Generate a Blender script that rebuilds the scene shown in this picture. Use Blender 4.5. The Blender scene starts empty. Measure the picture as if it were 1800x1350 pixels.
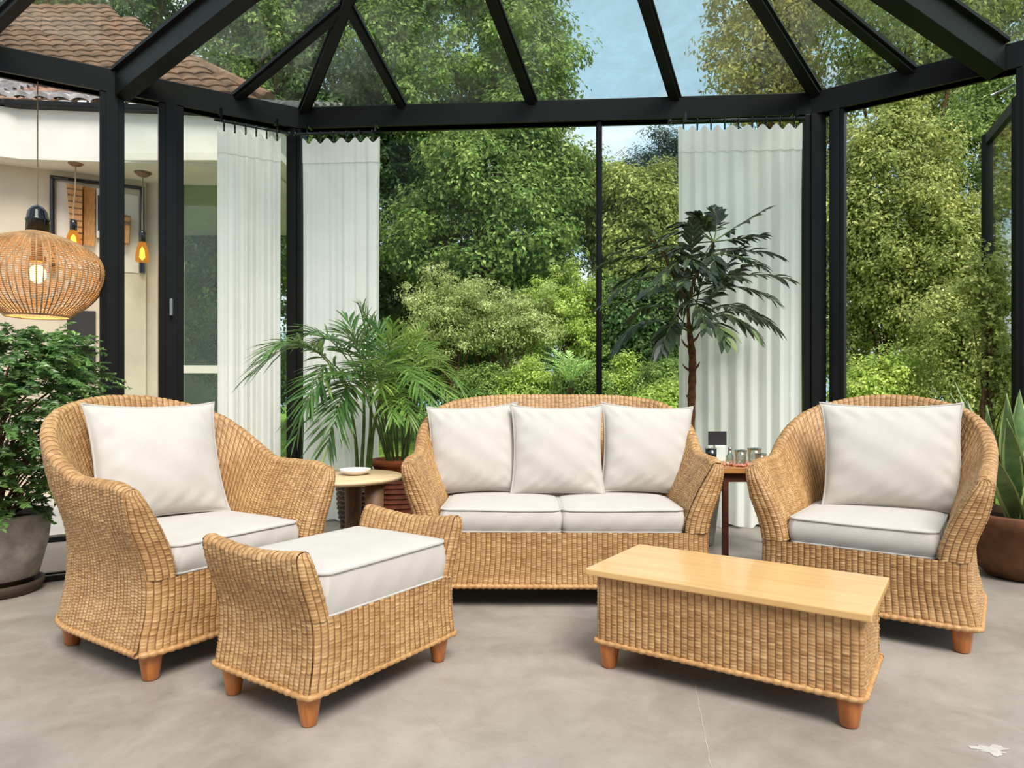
import bpy, math, random
import numpy as np
from mathutils import Vector, Matrix

random.seed(7)
RNG = np.random.default_rng(11)
SC = bpy.context.scene
COL = SC.collection
PI = math.pi
R = math.radians
FPX, CX, HY, CZ = 1200.0, 900.0, 690.0, 1.0     # focal length in px, principal column, horizon row, eye height


def P(u, v, d):
    """the point seen at pixel (u, v) at distance d in front of the camera"""
    return Vector(((u - CX) / FPX * d, d, CZ - (v - HY) / FPX * d))


# ------------------------------------------------------------------ materials
def lin(c):
    return tuple(((x / 255) / 12.92 if x / 255 <= 0.04045 else ((x / 255 + 0.055) / 1.055) ** 2.4) for x in c) + (1.0,)


class NT:
    def __init__(self, name):
        self.m = bpy.data.materials.new(name)
        self.m.use_nodes = True
        self.t = self.m.node_tree
        self.t.nodes.clear()
        self.out = self.n('ShaderNodeOutputMaterial')

    def n(self, typ, **kw):
        nd = self.t.nodes.new(typ)
        for k, v in kw.items():
            setattr(nd, k, v)
        return nd

    def l(self, a, b):
        self.t.links.new(a, b)

    def math(self, op, a, b=None):
        nd = self.n('ShaderNodeMath', operation=op)
        for i, x in enumerate((a, b)):
            if x is None:
                continue
            if isinstance(x, (int, float)):
                nd.inputs[i].default_value = x
            else:
                self.l(x, nd.inputs[i])
        return nd.outputs[0]

    def noise(self, scale, detail=4, rough=0.55, vec=None, dist=0.0):
        nd = self.n('ShaderNodeTexNoise')
        nd.inputs['Scale'].default_value = scale
        nd.inputs['Detail'].default_value = detail
        nd.inputs['Roughness'].default_value = rough
        nd.inputs['Distortion'].default_value = dist
        if vec is not None:
            self.l(vec, nd.inputs['Vector'])
        return nd.outputs['Fac']

    def ramp(self, fac, stops):
        nd = self.n('ShaderNodeValToRGB')
        el = nd.color_ramp.elements
        while len(el) < len(stops):
            el.new(0.5)
        for e, (p, c) in zip(el, stops):
            e.position = p
            e.color = lin(c)
        self.l(fac, nd.inputs['Fac'])
        return nd.outputs['Color']

    def mix(self, fac, a, b, blend='MIX'):
        nd = self.n('ShaderNodeMix', data_type='RGBA', blend_type=blend)
        if isinstance(fac, (int, float)):
            nd.inputs['Factor'].default_value = fac
        else:
            self.l(fac, nd.inputs['Factor'])
        for s, x in ((6, a), (7, b)):
            if isinstance(x, tuple):
                nd.inputs[s].default_value = x
            else:
                self.l(x, nd.inputs[s])
        return nd.outputs[2]

    def bsdf(self, color, rough=0.5, spec=0.5, metal=0.0, bump=None, bump_str=0.3, bump_dist=0.01, coat=0.0, sheen=0.0, trans=0.0, emit=None, estr=0.0):
        b = self.n('ShaderNodeBsdfPrincipled')
        if isinstance(color, tuple):
            b.inputs['Base Color'].default_value = color
        else:
            self.l(color, b.inputs['Base Color'])
        if isinstance(rough, (int, float)):
            b.inputs['Roughness'].default_value = rough
        else:
            self.l(rough, b.inputs['Roughness'])
        b.inputs['Specular IOR Level'].default_value = spec
        b.inputs['Metallic'].default_value = metal
        b.inputs['Coat Weight'].default_value = coat
        b.inputs['Sheen Weight'].default_value = sheen
        b.inputs['Transmission Weight'].default_value = trans
        if emit:
            b.inputs['Emission Color'].default_value = emit
            b.inputs['Emission Strength'].default_value = estr
        if bump is not None:
            bp = self.n('ShaderNodeBump')
            bp.inputs['Strength'].default_value = bump_str
            bp.inputs['Distance'].default_value = bump_dist
            self.l(bump, bp.inputs['Height'])
            self.l(bp.outputs[0], b.inputs['Normal'])
        return b.outputs[0]

    def done(self, sh):
        self.l(sh, self.out.inputs['Surface'])
        return self.m


def obj_vec(t, scale=(1, 1, 1)):
    tc = t.n('ShaderNodeTexCoord')
    mp = t.n('ShaderNodeMapping')
    mp.inputs['Scale'].default_value = scale
    t.l(tc.outputs['Object'], mp.inputs['Vector'])
    return mp.outputs[0]


def plain(name, c, rough=0.5, spec=0.5, var=0.12, scale=6.0, bump=0.0, metal=0.0, coat=0.0):
    t = NT(name)
    v = obj_vec(t)
    f = t.noise(scale, 5, 0.6, v)
    lo = tuple(max(0, x * (1 - var)) for x in c)
    hi = tuple(min(255, x * (1 + var * 0.7)) for x in c)
    col = t.ramp(f, [(0.3, lo), (0.7, hi)])
    return t.done(t.bsdf(col, rough, spec, metal, bump=f if bump else None, bump_str=bump, coat=coat))


def mat_wicker(name, lo, mid, hi, groove_shade):
    t = NT(name)
    uv = t.n('ShaderNodeUVMap').outputs[0]
    sp = t.n('ShaderNodeSeparateXYZ')
    t.l(uv, sp.inputs[0])
    cu = t.math('FLOOR', t.math('DIVIDE', sp.outputs[0], PU))
    cv = t.math('FLOOR', t.math('DIVIDE', sp.outputs[1], PV))
    cb = t.n('ShaderNodeCombineXYZ')
    t.l(cu, cb.inputs[0])
    t.l(cv, cb.inputs[1])
    wn = t.n('ShaderNodeTexWhiteNoise', noise_dimensions='2D')
    t.l(cb.outputs[0], wn.inputs['Vector'])
    rw = t.n('ShaderNodeTexWhiteNoise', noise_dimensions='1D')
    t.l(cv, rw.inputs['W'])
    big = t.noise(5.0, 4, 0.6, obj_vec(t))
    f = t.math('ADD', t.math('MULTIPLY', wn.outputs['Value'], 0.26), t.math('ADD', t.math('MULTIPLY', rw.outputs['Value'], 0.12), t.math('MULTIPLY', big, 0.62)))
    col = t.ramp(f, [(0.2, lo), (0.5, mid), (0.8, hi)])
    # shade painted into the grooves between strand columns as a darker brown
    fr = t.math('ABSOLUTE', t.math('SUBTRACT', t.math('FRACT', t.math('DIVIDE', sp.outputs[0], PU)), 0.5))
    col = t.mix(t.math('MULTIPLY', t.math('GREATER_THAN', fr, 0.40), 0.8), col, lin(groove_shade))
    return t.done(t.bsdf(col, 0.48, 0.4))


def mat_fabric(name, c, sc=420.0):
    t = NT(name)
    v = obj_vec(t)
    w1 = t.n('ShaderNodeTexWave', bands_direction='X')
    w2 = t.n('ShaderNodeTexWave', bands_direction='Z')
    for w in (w1, w2):
        w.inputs['Scale'].default_value = sc / 6.0
        w.inputs['Distortion'].default_value = 1.5
        t.l(v, w.inputs['Vector'])
    h = t.math('ADD', w1.outputs['Fac'], w2.outputs['Fac'])
    n = t.noise(9.0, 5, 0.6, v)
    col = t.ramp(n, [(0.3, tuple(x * 0.975 for x in c)), (0.7, tuple(min(255, x * 1.01) for x in c))])
    return t.done(t.bsdf(col, 0.9, 0.2, bump=h, bump_str=0.12, bump_dist=0.002, sheen=0.15))


def mat_wood(name, lo, hi, axis=(1, 12, 12), rough=0.35, coat=0.0, sc=3.0):
    t = NT(name)
    v = obj_vec(t, axis)
    n = t.noise(sc, 6, 0.6, v, 0.6)
    col = t.ramp(n, [(0.3, lo), (0.7, hi)])
    return t.done(t.bsdf(col, rough, 0.5, coat=coat))


def mat_leaf(name, stops, rough=0.45, trans=0.35, spec=0.35, tcol=None, gain=1.27, desat=0.18):
    t = NT(name)
    uv = t.n('ShaderNodeUVMap').outputs[0]
    sp = t.n('ShaderNodeSeparateXYZ')
    t.l(uv, sp.inputs[0])
    stops = [(p_, tuple(min(236, (x * (1 - desat) + desat * (0.35 * c_[0] + 0.55 * c_[1] + 0.1 * c_[2])) * gain) for x in c_)) for p_, c_ in stops]
    col = t.ramp(sp.outputs[0], stops)
    b = t.bsdf(col, rough, spec)
    tr = t.n('ShaderNodeBsdfTranslucent')
    t.l(t.mix(0.5, col, lin(tcol or stops[-1][1])), tr.inputs['Color'])
    mx = t.n('ShaderNodeMixShader')
    mx.inputs[0].default_value = trans
    t.l(b, mx.inputs[1])
    t.l(tr.outputs[0], mx.inputs[2])
    return t.done(mx.outputs[0])


def mat_pane(name, tint=(245, 250, 247), refl=0.08, dirt=0.0, grow=0.6):
    t = NT(name)
    tr = t.n('ShaderNodeBsdfTransparent')
    tr.inputs['Color'].default_value = lin(tint)
    gl = t.n('ShaderNodeBsdfGlossy')
    gl.inputs['Roughness'].default_value = 0.02
    lw = t.n('ShaderNodeLayerWeight')
    lw.inputs['Blend'].default_value = 0.25
    f = t.math('ADD', refl, t.math('MULTIPLY', lw.outputs['Fresnel'], grow))
    mx = t.n('ShaderNodeMixShader')
    t.l(f, mx.inputs[0])
    t.l(tr.outputs[0], mx.inputs[1])
    t.l(gl.outputs[0], mx.inputs[2])
    sh = mx.outputs[0]
    if dirt:
        df = t.n('ShaderNodeBsdfDiffuse')
        df.inputs['Color'].default_value = lin((205, 205, 195))
        nz = t.noise(2.2, 8, 0.7, obj_vec(t), 0.5)
        fac = t.math('MULTIPLY', t.math('MAXIMUM', t.math('SUBTRACT', nz, 0.38), 0.0), dirt)
        m2 = t.n('ShaderNodeMixShader')
        t.l(fac, m2.inputs[0])
        t.l(sh, m2.inputs[1])
        t.l(df.outputs[0], m2.inputs[2])
        sh = m2.outputs[0]
    return t.done(sh)


def mat_sheer(name, c):
    t = NT(name)
    v = obj_vec(t)
    n = t.noise(3.0, 4, 0.6, v)
    col = t.ramp(n, [(0.3, tuple(x * 0.97 for x in c)), (0.7, c)])
    df = t.n('ShaderNodeBsdfDiffuse')
    tl = t.n('ShaderNodeBsdfTranslucent')
    tp = t.n('ShaderNodeBsdfTransparent')
    t.l(col, df.inputs['Color'])
    t.l(col, tl.inputs['Color'])
    a = t.n('ShaderNodeMixShader')
    a.inputs[0].default_value = 0.28
    t.l(df.outputs[0], a.inputs[1])
    t.l(tl.outputs[0], a.inputs[2])
    b = t.n('ShaderNodeMixShader')
    b.inputs[0].default_value = 0.04
    t.l(a.outputs[0], b.inputs[1])
    t.l(tp.outputs[0], b.inputs[2])
    return t.done(b.outputs[0])


def mat_floor():
    t = NT('polished_concrete')
    v = obj_vec(t)
    n1 = t.noise(0.9, 6, 0.6, v, 0.8)
    n2 = t.noise(5.0, 8, 0.7, v, 0.5)
    n3 = t.noise(60.0, 3, 0.6, v)
    f = t.math('ADD', t.math('MULTIPLY', n1, 0.6), t.math('ADD', t.math('MULTIPLY', n2, 0.33), t.math('MULTIPLY', n3, 0.07)))
    col = t.ramp(f, [(0.30, (120, 109, 98)), (0.46, (148, 138, 127)), (0.58, (166, 156, 145)), (0.72, (178, 169, 159))])
    vo = t.n('ShaderNodeTexVoronoi', feature='DISTANCE_TO_EDGE')
    vo.inputs['Scale'].default_value = 0.42
    wv = t.n('ShaderNodeVectorMath', operation='ADD')
    nz = t.n('ShaderNodeTexNoise')
    nz.inputs['Scale'].default_value = 2.2
    nz.inputs['Detail'].default_value = 6
    t.l(v, nz.inputs['Vector'])
    sc = t.n('ShaderNodeVectorMath', operation='SCALE')
    sc.inputs['Scale'].default_value = 0.35
    t.l(nz.outputs['Color'], sc.inputs[0])
    t.l(v, wv.inputs[0])
    t.l(sc.outputs[0], wv.inputs[1])
    t.l(wv.outputs[0], vo.inputs['Vector'])
    crack = t.math('LESS_THAN', vo.outputs['Distance'], 0.0022)
    crack = t.math('MULTIPLY', crack, t.math('MULTIPLY', n2, 0.18))
    col = t.mix(crack, col, lin((120, 110, 100)))
    sp = t.math('GREATER_THAN', t.noise(48.0, 2, 0.5, v), 0.745)
    col = t.mix(t.math('MULTIPLY', sp, 0.35), col, lin((120, 100, 84)))
    ro = t.math('ADD', 0.30, t.math('MULTIPLY', n2, 0.30))
    return t.done(t.bsdf(col, ro, 0.45, bump=f, bump_str=0.05))


PU, PV = 0.0235, 0.0108       # wicker pitch: between stakes, between strands (m)
M = {}
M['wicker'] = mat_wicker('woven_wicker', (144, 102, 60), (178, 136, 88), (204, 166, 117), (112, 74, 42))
M['hem'] = mat_wicker('wicker_hem', (150, 104, 60), (182, 138, 88), (204, 164, 112), (172, 126, 78))
M['deck'] = plain('dark_seat_deck', (70, 48, 30), 0.8)
M['leg'] = mat_wood('stained_leg_wood', (150, 80, 28), (196, 118, 50), (8, 8, 1.2), 0.3, 0.3, 4.0)
M['maple'] = mat_wood('light_maple_top', (212, 164, 104), (224, 182, 124), (0.8, 9, 9), 0.22, 0.25, 2.2)
M['oak'] = mat_wood('pale_oak', (206, 172, 128), (232, 204, 164), (1, 8, 8), 0.35, 0.1, 3.0)
M['teak'] = mat_wood('honey_teak', (160, 100, 50), (205, 146, 84), (1, 9, 9), 0.35, 0.1, 3.0)
M['darkwood'] = mat_wood('dark_brown_wood', (64, 30, 18), (98, 52, 32), (1, 9, 9), 0.45, 0.0, 4.0)
M['midwood'] = mat_wood('weathered_brown_wood', (92, 64, 42), (136, 102, 72), (6, 6, 1), 0.6, 0.0, 5.0)
M['linen'] = mat_fabric('cream_linen', (193, 186, 177))
M['piping'] = mat_fabric('cream_piping', (184, 178, 169))
M['black'] = plain('black_painted_metal', (20, 19, 18), 0.42, 0.22, 0.15, 3.0)
M['blackgloss'] = plain('gloss_black_metal', (22, 22, 24), 0.12, 0.6, 0.1, 3.0)
M['floor'] = mat_floor()
M['pave'] = plain('pale_terrace_concrete', (196, 188, 178), 0.75, 0.3, 0.1, 2.0)
M['lawn'] = plain('lawn_turf', (118, 146, 58), 0.9, 0.1, 0.35, 4.0, 0.4)
M['plaster'] = plain('cream_plaster', (212, 204, 192), 0.85, 0.2, 0.05, 2.0)
M['plaster2'] = plain('beige_plaster', (196, 180, 158), 0.85, 0.2, 0.06, 2.0)
M['soffit'] = plain('pale_soffit', (214, 203, 188), 0.8, 0.2, 0.05, 2.0)
M['tile'] = plain('weathered_roof_tile', (164, 158, 156), 0.8, 0.2, 0.35, 7.0)
M['browntile'] = plain('brown_roof_tile', (138, 104, 84), 0.8, 0.2, 0.35, 4.0)
M['dark'] = plain('dark_interior', (34, 32, 30), 0.7)
M['pane'] = mat_pane('window_glass', refl=0.0, grow=0.22)
M['roofglass'] = mat_pane('roof_glass', (240, 246, 242), refl=0.02, dirt=0.55, grow=0.4)
M['houseglass'] = mat_pane('house_glass', (225, 236, 226), refl=0.04, dirt=0.12, grow=0.4)
M['sheer'] = mat_sheer('white_sheer_curtain', (255, 252, 246))
M['rattan'] = plain('pale_rattan', (196, 152, 104), 0.55, 0.4, 0.2, 12.0)
M['concretepot'] = plain('pitted_concrete', (164, 156, 146), 0.85, 0.2, 0.2, 9.0, 0.15)
M['saucer'] = plain('dark_clay_saucer', (74, 60, 48), 0.7, 0.3, 0.2, 9.0)
M['terra'] = plain('terracotta', (176, 92, 52), 0.7, 0.3, 0.18, 9.0)
M['oldterra'] = plain('weathered_brown_terracotta', (104, 70, 48), 0.75, 0.3, 0.3, 8.0, 0.1)
M['rust'] = plain('rust_woven_basket', (124, 66, 44), 0.7, 0.3, 0.2, 12.0)
M['darkbasket'] = plain('dark_woven_basket', (58, 42, 30), 0.6, 0.4, 0.2, 12.0)
M['soil'] = plain('potting_soil', (52, 38, 28), 0.95, 0.1, 0.4, 40.0, 0.6)
M['bark'] = plain('brown_bark', (98, 70, 48), 0.85, 0.2, 0.35, 25.0, 0.5)
M['redbark'] = plain('reddish_trunk_bark', (104, 72, 46), 0.8, 0.2, 0.4, 30.0, 0.6)
M['cane'] = plain('green_palm_cane', (88, 104, 48), 0.55, 0.4, 0.3, 14.0)
M['ceramic'] = plain('speckled_white_ceramic', (226, 222, 214), 0.3, 0.5, 0.06, 30.0)
M['slate'] = plain('black_slate', (52, 48, 50), 0.6, 0.3, 0.1, 8.0)
M['whitecard'] = plain('pale_mint_ceramic', (218, 228, 218), 0.5, 0.4, 0.05, 8.0)
M['bead'] = plain('coral_beads', (196, 120, 92), 0.4, 0.5, 0.3, 60.0)
M['cord'] = plain('twisted_tan_cord', (142, 120, 96), 0.8, 0.2, 0.2, 60.0)
M['bamboo'] = mat_wood('woven_bamboo', (160, 102, 48), (200, 146, 84), (14, 14, 2), 0.6, 0.0, 6.0)
M['weavewhite'] = plain('white_macrame_weave', (214, 204, 186), 0.8, 0.2, 0.15, 30.0)
M['steel'] = plain('brushed_steel', (168, 168, 166), 0.3, 0.5, 0.08, 5.0, metal=0.9)


def glassy(name, c, rough=0.03):
    t = NT(name)
    tr = t.n('ShaderNodeBsdfTransparent')
    tr.inputs['Color'].default_value = lin(c)
    gl = t.n('ShaderNodeBsdfGlossy')
    gl.inputs['Roughness'].default_value = rough
    lw = t.n('ShaderNodeLayerWeight')
    lw.inputs['Blend'].default_value = 0.35
    mx = t.n('ShaderNodeMixShader')
    t.l(t.math('ADD', 0.06, t.math('MULTIPLY', lw.outputs['Fresnel'], 0.6)), mx.inputs[0])
    t.l(tr.outputs[0], mx.inputs[1])
    t.l(gl.outputs[0], mx.inputs[2])
    return t.done(mx.outputs[0])


M['clearglass'] = glassy('clear_tumbler_glass', (246, 251, 248))
M['greenrim'] = glassy('green_tinted_glass', (70, 150, 120))
M['blueglass'] = glassy('blue_tumbler_glass', (40, 92, 140))


def emitter(name, c, s):
    t = NT(name)
    e = t.n('ShaderNodeEmission')
    e.inputs['Color'].default_value = lin(c)
    e.inputs['Strength'].default_value = s
    return t.done(e.outputs[0])




def mat_amber():
    t = NT('lit_amber_glass')
    e = t.n('ShaderNodeEmission')
    e.inputs['Color'].default_value = lin((255, 172, 74))
    e.inputs['Strength'].default_value = 0.75
    tr = t.n('ShaderNodeBsdfTransparent')
    tr.inputs['Color'].default_value = lin((255, 226, 170))
    mx = t.n('ShaderNodeMixShader')
    mx.inputs[0].default_value = 0.55
    t.l(e.outputs[0], mx.inputs[1])
    t.l(tr.outputs[0], mx.inputs[2])
    return t.done(mx.outputs[0])


M['amberglass'] = mat_amber()
M['filament'] = emitter('glowing_filament', (255, 220, 150), 9.0)
M['bulb'] = emitter('lit_bulb', (255, 214, 140), 9.0)

M['lf_tree'] = mat_leaf('mid_green_leaves', [(0.0, (52, 76, 26)), (0.45, (86, 114, 42)), (0.8, (124, 148, 62)), (1.0, (168, 178, 96))])
M['lf_dark'] = mat_leaf('dark_green_leaves', [(0.0, (36, 58, 26)), (0.5, (62, 90, 40)), (0.85, (92, 118, 58)), (1.0, (124, 142, 82))])
M['lf_olive'] = mat_leaf('olive_leaves', [(0.0, (74, 88, 30)), (0.5, (116, 130, 52)), (0.85, (156, 162, 80)), (1.0, (188, 182, 104))])
M['lf_lime'] = mat_leaf('yellow_green_leaves', [(0.0, (92, 116, 34)), (0.5, (138, 164, 52)), (0.85, (176, 196, 78)), (1.0, (206, 214, 112))])
M['lf_pale'] = mat_leaf('pale_shrub_leaves', [(0.0, (96, 108, 52)), (0.5, (146, 156, 82)), (0.85, (184, 188, 116)), (1.0, (206, 202, 140))])
M['lf_fir'] = mat_leaf('blue_green_needles', [(0.0, (30, 46, 36)), (0.5, (48, 66, 52)), (1.0, (82, 98, 80))])
M['lf_autumn'] = mat_leaf('yellowing_leaves', [(0.0, (84, 86, 30)), (0.5, (138, 132, 54)), (0.85, (178, 160, 78)), (1.0, (198, 176, 100))])
M['lf_yew'] = mat_leaf('dark_glossy_conifer_leaves', [(0.0, (30, 58, 24)), (0.5, (54, 88, 36)), (0.85, (92, 126, 56)), (1.0, (146, 178, 92))], 0.35, 0.25, 0.5)
M['lf_palm'] = mat_leaf('palm_leaflets', [(0.0, (38, 78, 30)), (0.5, (64, 110, 42)), (0.85, (96, 142, 56)), (1.0, (150, 180, 84))], 0.32, 0.3, 0.5, gain=1.05)
M['lf_palmlime'] = mat_leaf('bright_palm_leaflets', [(0.0, (58, 96, 30)), (0.5, (94, 136, 44)), (0.85, (132, 170, 60)), (1.0, (176, 200, 92))], 0.32, 0.35, 0.5, gain=1.08)
M['lf_umbrella'] = mat_leaf('deep_green_glossy_leaves', [(0.0, (26, 36, 26)), (0.5, (44, 56, 38)), (0.85, (66, 82, 50)), (1.0, (104, 122, 64))], 0.28, 0.15, 0.5, gain=1.15)
M['lf_fern'] = mat_leaf('fresh_fern_fronds', [(0.0, (104, 146, 58)), (0.5, (146, 186, 84)), (1.0, (190, 216, 122))])


def mat_agave():
    t = NT('agave_blade')
    uv = t.n('ShaderNodeUVMap').outputs[0]
    sp = t.n('ShaderNodeSeparateXYZ')
    t.l(uv, sp.inputs[0])
    e = t.math('ABSOLUTE', t.math('SUBTRACT', sp.outputs[0], 0.5))
    base = t.ramp(t.noise(14.0, 4, 0.6, obj_vec(t)), [(0.3, (84, 114, 66)), (0.7, (128, 152, 96))])
    edge = t.math('GREATER_THAN', e, 0.40)
    col = t.mix(edge, base, lin((186, 200, 132)))
    return t.done(t.bsdf(col, 0.4, 0.4))


M['agave'] = mat_agave()


# ------------------------------------------------------------------ mesh building
class MB:
    """collects vertices and faces, then links them as ONE mesh object"""

    def __init__(self):
        self.V, self.F, self.UV, self.n = [], [], [], 0

    def add(self, V, F, uv=None):
        V = np.asarray(V, dtype=np.float64).reshape(-1, 3)
        if isinstance(F, np.ndarray):
            self.F.append(F + self.n)
        else:
            by = {}
            for f in F:
                by.setdefault(len(f), []).append(f)
            for k, fs in by.items():
                self.F.append(np.array(fs, dtype=np.int64) + self.n)
        self.V.append(V)
        self.UV.append(np.zeros((len(V), 2)) if uv is None else np.asarray(uv, dtype=np.float64).reshape(-1, 2))
        self.n += len(V)
        return self

    def build(self, name, mat, parent=None, smooth=True, loc=None):
        V = np.concatenate(self.V)
        UV = np.concatenate(self.UV)
        me = bpy.data.meshes.new(name)
        me.vertices.add(len(V))
        if loc is not None:
            V = V - np.array(loc)
        me.vertices.foreach_set('co', V.astype(np.float32).ravel())
        loops = np.concatenate([f.ravel() for f in self.F])
        sizes = np.concatenate([np.full(len(f), f.shape[1]) for f in self.F])
        starts = np.concatenate([[0], np.cumsum(sizes)[:-1]])
        me.loops.add(len(loops))
        me.loops.foreach_set('vertex_index', loops.astype(np.int32))
        me.polygons.add(len(sizes))
        me.polygons.foreach_set('loop_start', starts.astype(np.int32))
        me.polygons.foreach_set('loop_total', sizes.astype(np.int32))
        me.polygons.foreach_set('use_smooth', np.full(len(sizes), bool(smooth)))
        ul = me.uv_layers.new(name='UVMap')
        ul.data.foreach_set('uv', UV[loops].astype(np.float32).ravel())
        me.update(calc_edges=True)
        me.materials.append(mat)
        o = bpy.data.objects.new(name, me)
        COL.objects.link(o)
        if loc is not None:
            o.location = loc
        if parent is not None:
            o.parent = parent
        return o

    def box(self, c, s, rot=None, bev=0.0):
        x, y, z = (k / 2 for k in s)
        if bev <= 0:
            V = np.array([(a * x, b * y, d * z) for a in (-1, 1) for b in (-1, 1) for d in (-1, 1)])
            F = [(0, 1, 3, 2), (4, 6, 7, 5), (0, 4, 5, 1), (2, 3, 7, 6), (0, 2, 6, 4), (1, 5, 7, 3)]
        else:
            import bmesh
            bm = bmesh.new()
            bmesh.ops.create_cube(bm, size=1.0)
            for v in bm.verts:
                v.co = Vector((v.co.x * 2 * x, v.co.y * 2 * y, v.co.z * 2 * z))
            bmesh.ops.bevel(bm, geom=list(bm.edges), offset=bev, segments=2, profile=0.5, affect='EDGES')
            bm.verts.index_update()
            V = np.array([v.co[:] for v in bm.verts])
            F = [tuple(v.index for v in f.verts) for f in bm.faces]
            bm.free()
        if rot is not None:
            V = V @ np.array(rot).T
        return self.add(V + np.array(c), F)

    def grid(self, Pt, closeu=False, closev=False, uv=None):
        nu, nv = Pt.shape[:2]
        I = np.arange(nu * nv).reshape(nu, nv)
        if closeu:
            I = np.concatenate([I, I[:1]], 0)
        if closev:
            I = np.concatenate([I, I[:, :1]], 1)
        F = np.stack([I[:-1, :-1], I[1:, :-1], I[1:, 1:], I[:-1, 1:]], -1).reshape(-1, 4)
        return self.add(Pt.reshape(-1, 3), F, None if uv is None else uv.reshape(-1, 2))

    def tube(self, pts, r, n=8, cap=True, closed=False):
        pts = np.array([tuple(p) for p in pts], dtype=float)
        k = len(pts)
        r = np.full(k, r) if np.isscalar(r) else np.array(r, dtype=float)
        if closed:
            T = np.roll(pts, -1, 0) - np.roll(pts, 1, 0)
        else:
            T = np.gradient(pts, axis=0)
        T /= np.linalg.norm(T, axis=1, keepdims=True) + 1e-12
        a = np.array([0.0, 0, 1]) if abs(T[0][2]) < 0.9 else np.array([1.0, 0, 0])
        rings = []
        ang = np.linspace(0, 2 * PI, n, endpoint=False)
        for i in range(k):
            b = np.cross(T[i], a)
            b /= np.linalg.norm(b) + 1e-12
            a = np.cross(b, T[i])
            rings.append(pts[i] + r[i] * (np.cos(ang)[:, None] * a + np.sin(ang)[:, None] * b))
        base = self.n
        self.grid(np.array(rings), closeu=closed, closev=True)
        if cap and not closed:
            self.F.append(np.array([[base + i for i in range(n)][::-1]]))
            self.F.append(np.array([[base + (k - 1) * n + i for i in range(n)]]))
        return self

    def lathe(self, prof, c=(0, 0, 0), n=32, cap=(True, False)):
        prof = np.array(prof, dtype=float)
        ang = np.linspace(0, 2 * PI, n, endpoint=False)
        Pt = np.stack([prof[:, None, 0] * np.cos(ang), prof[:, None, 0] * np.sin(ang), np.repeat(prof[:, None, 1], n, 1)], -1) + np.array(c, dtype=float)
        base = self.n
        self.grid(Pt[:, ::-1], closev=True)
        if cap[0]:
            self.F.append(np.array([[base + i for i in range(n)]]))
        if cap[1]:
            self.F.append(np.array([[base + (len(prof) - 1) * n + i for i in range(n)][::-1]]))
        return self

    def bar(self, p0, p1, w, h, up=(0, 0, 1), bev=0.0):
        """a bar from p0 to p1, w wide and h deep along up"""
        p0, p1 = Vector(p0), Vector(p1)
        d = (p1 - p0)
        L = d.length
        d.normalize()
        s = d.cross(Vector(up)).normalized()
        u = s.cross(d)
        rot = Matrix((d, s, u)).transposed()
        return self.box((p0 + p1) / 2, (L, w, h), [list(r) for r in rot], bev)


def tag(o, label=None, cat=None, group=None, kind=None):
    for k, v in (('label', label), ('category', cat), ('group', group), ('kind', kind)):
        if v:
            o[k] = v
    return o


def empty(name, loc=(0, 0, 0), rz=0.0):
    o = bpy.data.objects.new(name, None)
    o.empty_display_size = 0.1
    COL.objects.link(o)
    o.location = loc
    o.rotation_euler = (0, 0, rz)
    return o


def thing(name, label, cat, loc=(0, 0, 0), rz=0.0, group=None):
    return tag(empty(name, loc, rz), label, cat, group)


def copy_tree(o, parent=None):
    c = o.copy()
    COL.objects.link(c)
    if parent is not None:
        c.parent = parent
    for ch in list(o.children):
        copy_tree(ch, c)
    return c


def smooth01(x):
    x = np.clip(x, 0, 1)
    return x * x * (3 - 2 * x)


# ------------------------------------------------------------------ wicker
def weave(Pt, U, V, flip=1.0, amp=0.0058):
    """push a fine grid of points out along its normals into the relief of a woven surface"""
    du = np.gradient(Pt, axis=0)
    dv = np.gradient(Pt, axis=1)
    N = np.cross(du, dv)
    N /= np.linalg.norm(N, axis=-1, keepdims=True) + 1e-12
    c = U / PU + 0.05 * np.sin(V * 23 + np.floor(U / PU) * 2.1) + 0.04 * np.sin(U * 31 + V * 11)
    k = np.floor(c)
    fc = c - k
    r = V / PV + 0.5 * np.mod(k, 2) + 0.18 * np.sin(U * 17 + 1.3) + 0.10 * np.sin(k * 3.7)
    fr = r - np.floor(r)
    cell = np.mod(np.sin(k * 12.9898 + np.floor(r) * 78.233) * 43758.5453, 1.0)
    h = np.sqrt(np.maximum(np.sin(PI * fc), 0)) * (0.15 + 0.85 * np.sqrt(np.maximum(1 - (2 * fr - 1) ** 2, 0)))
    h = h * (0.72 + 0.45 * cell) + 0.25 * np.sin(U * 9.0 + V * 5.0) * 0.3
    return Pt + (flip * amp) * h[..., None] * N


def arclen(Pt, axis):
    d = np.linalg.norm(np.diff(Pt, axis=axis), axis=-1)
    pad = [(0, 0), (0, 0)]
    pad[axis] = (1, 0)
    return np.pad(np.cumsum(d, axis=axis), pad)


def panel(mb, fn, a0, a1, b0, b1, flip=1.0, u_off=0.0, v_off=0.0, du=0.0042, dv=0.0033, amp=0.0058):
    """a woven panel over fn(a, b) -> points"""
    A, B = np.meshgrid(np.linspace(a0, a1, 24), np.linspace(b0, b1, 24), indexing='ij')
    C = fn(A, B)
    LU, LV = arclen(C, 0)[-1].max(), arclen(C, 1)[:, -1].max()
    nu, nv = max(4, int(LU / du)), max(4, int(LV / dv))
    A, B = np.meshgrid(np.linspace(a0, a1, nu), np.linspace(b0, b1, nv), indexing='ij')
    C = fn(A, B)
    U = np.repeat(arclen(C, 0)[:, nv // 2][:, None], nv, 1) + u_off
    V = arclen(C, 1) + v_off
    mb.grid(weave(C, U, V, flip, amp), uv=np.stack([U, V], -1))


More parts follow.
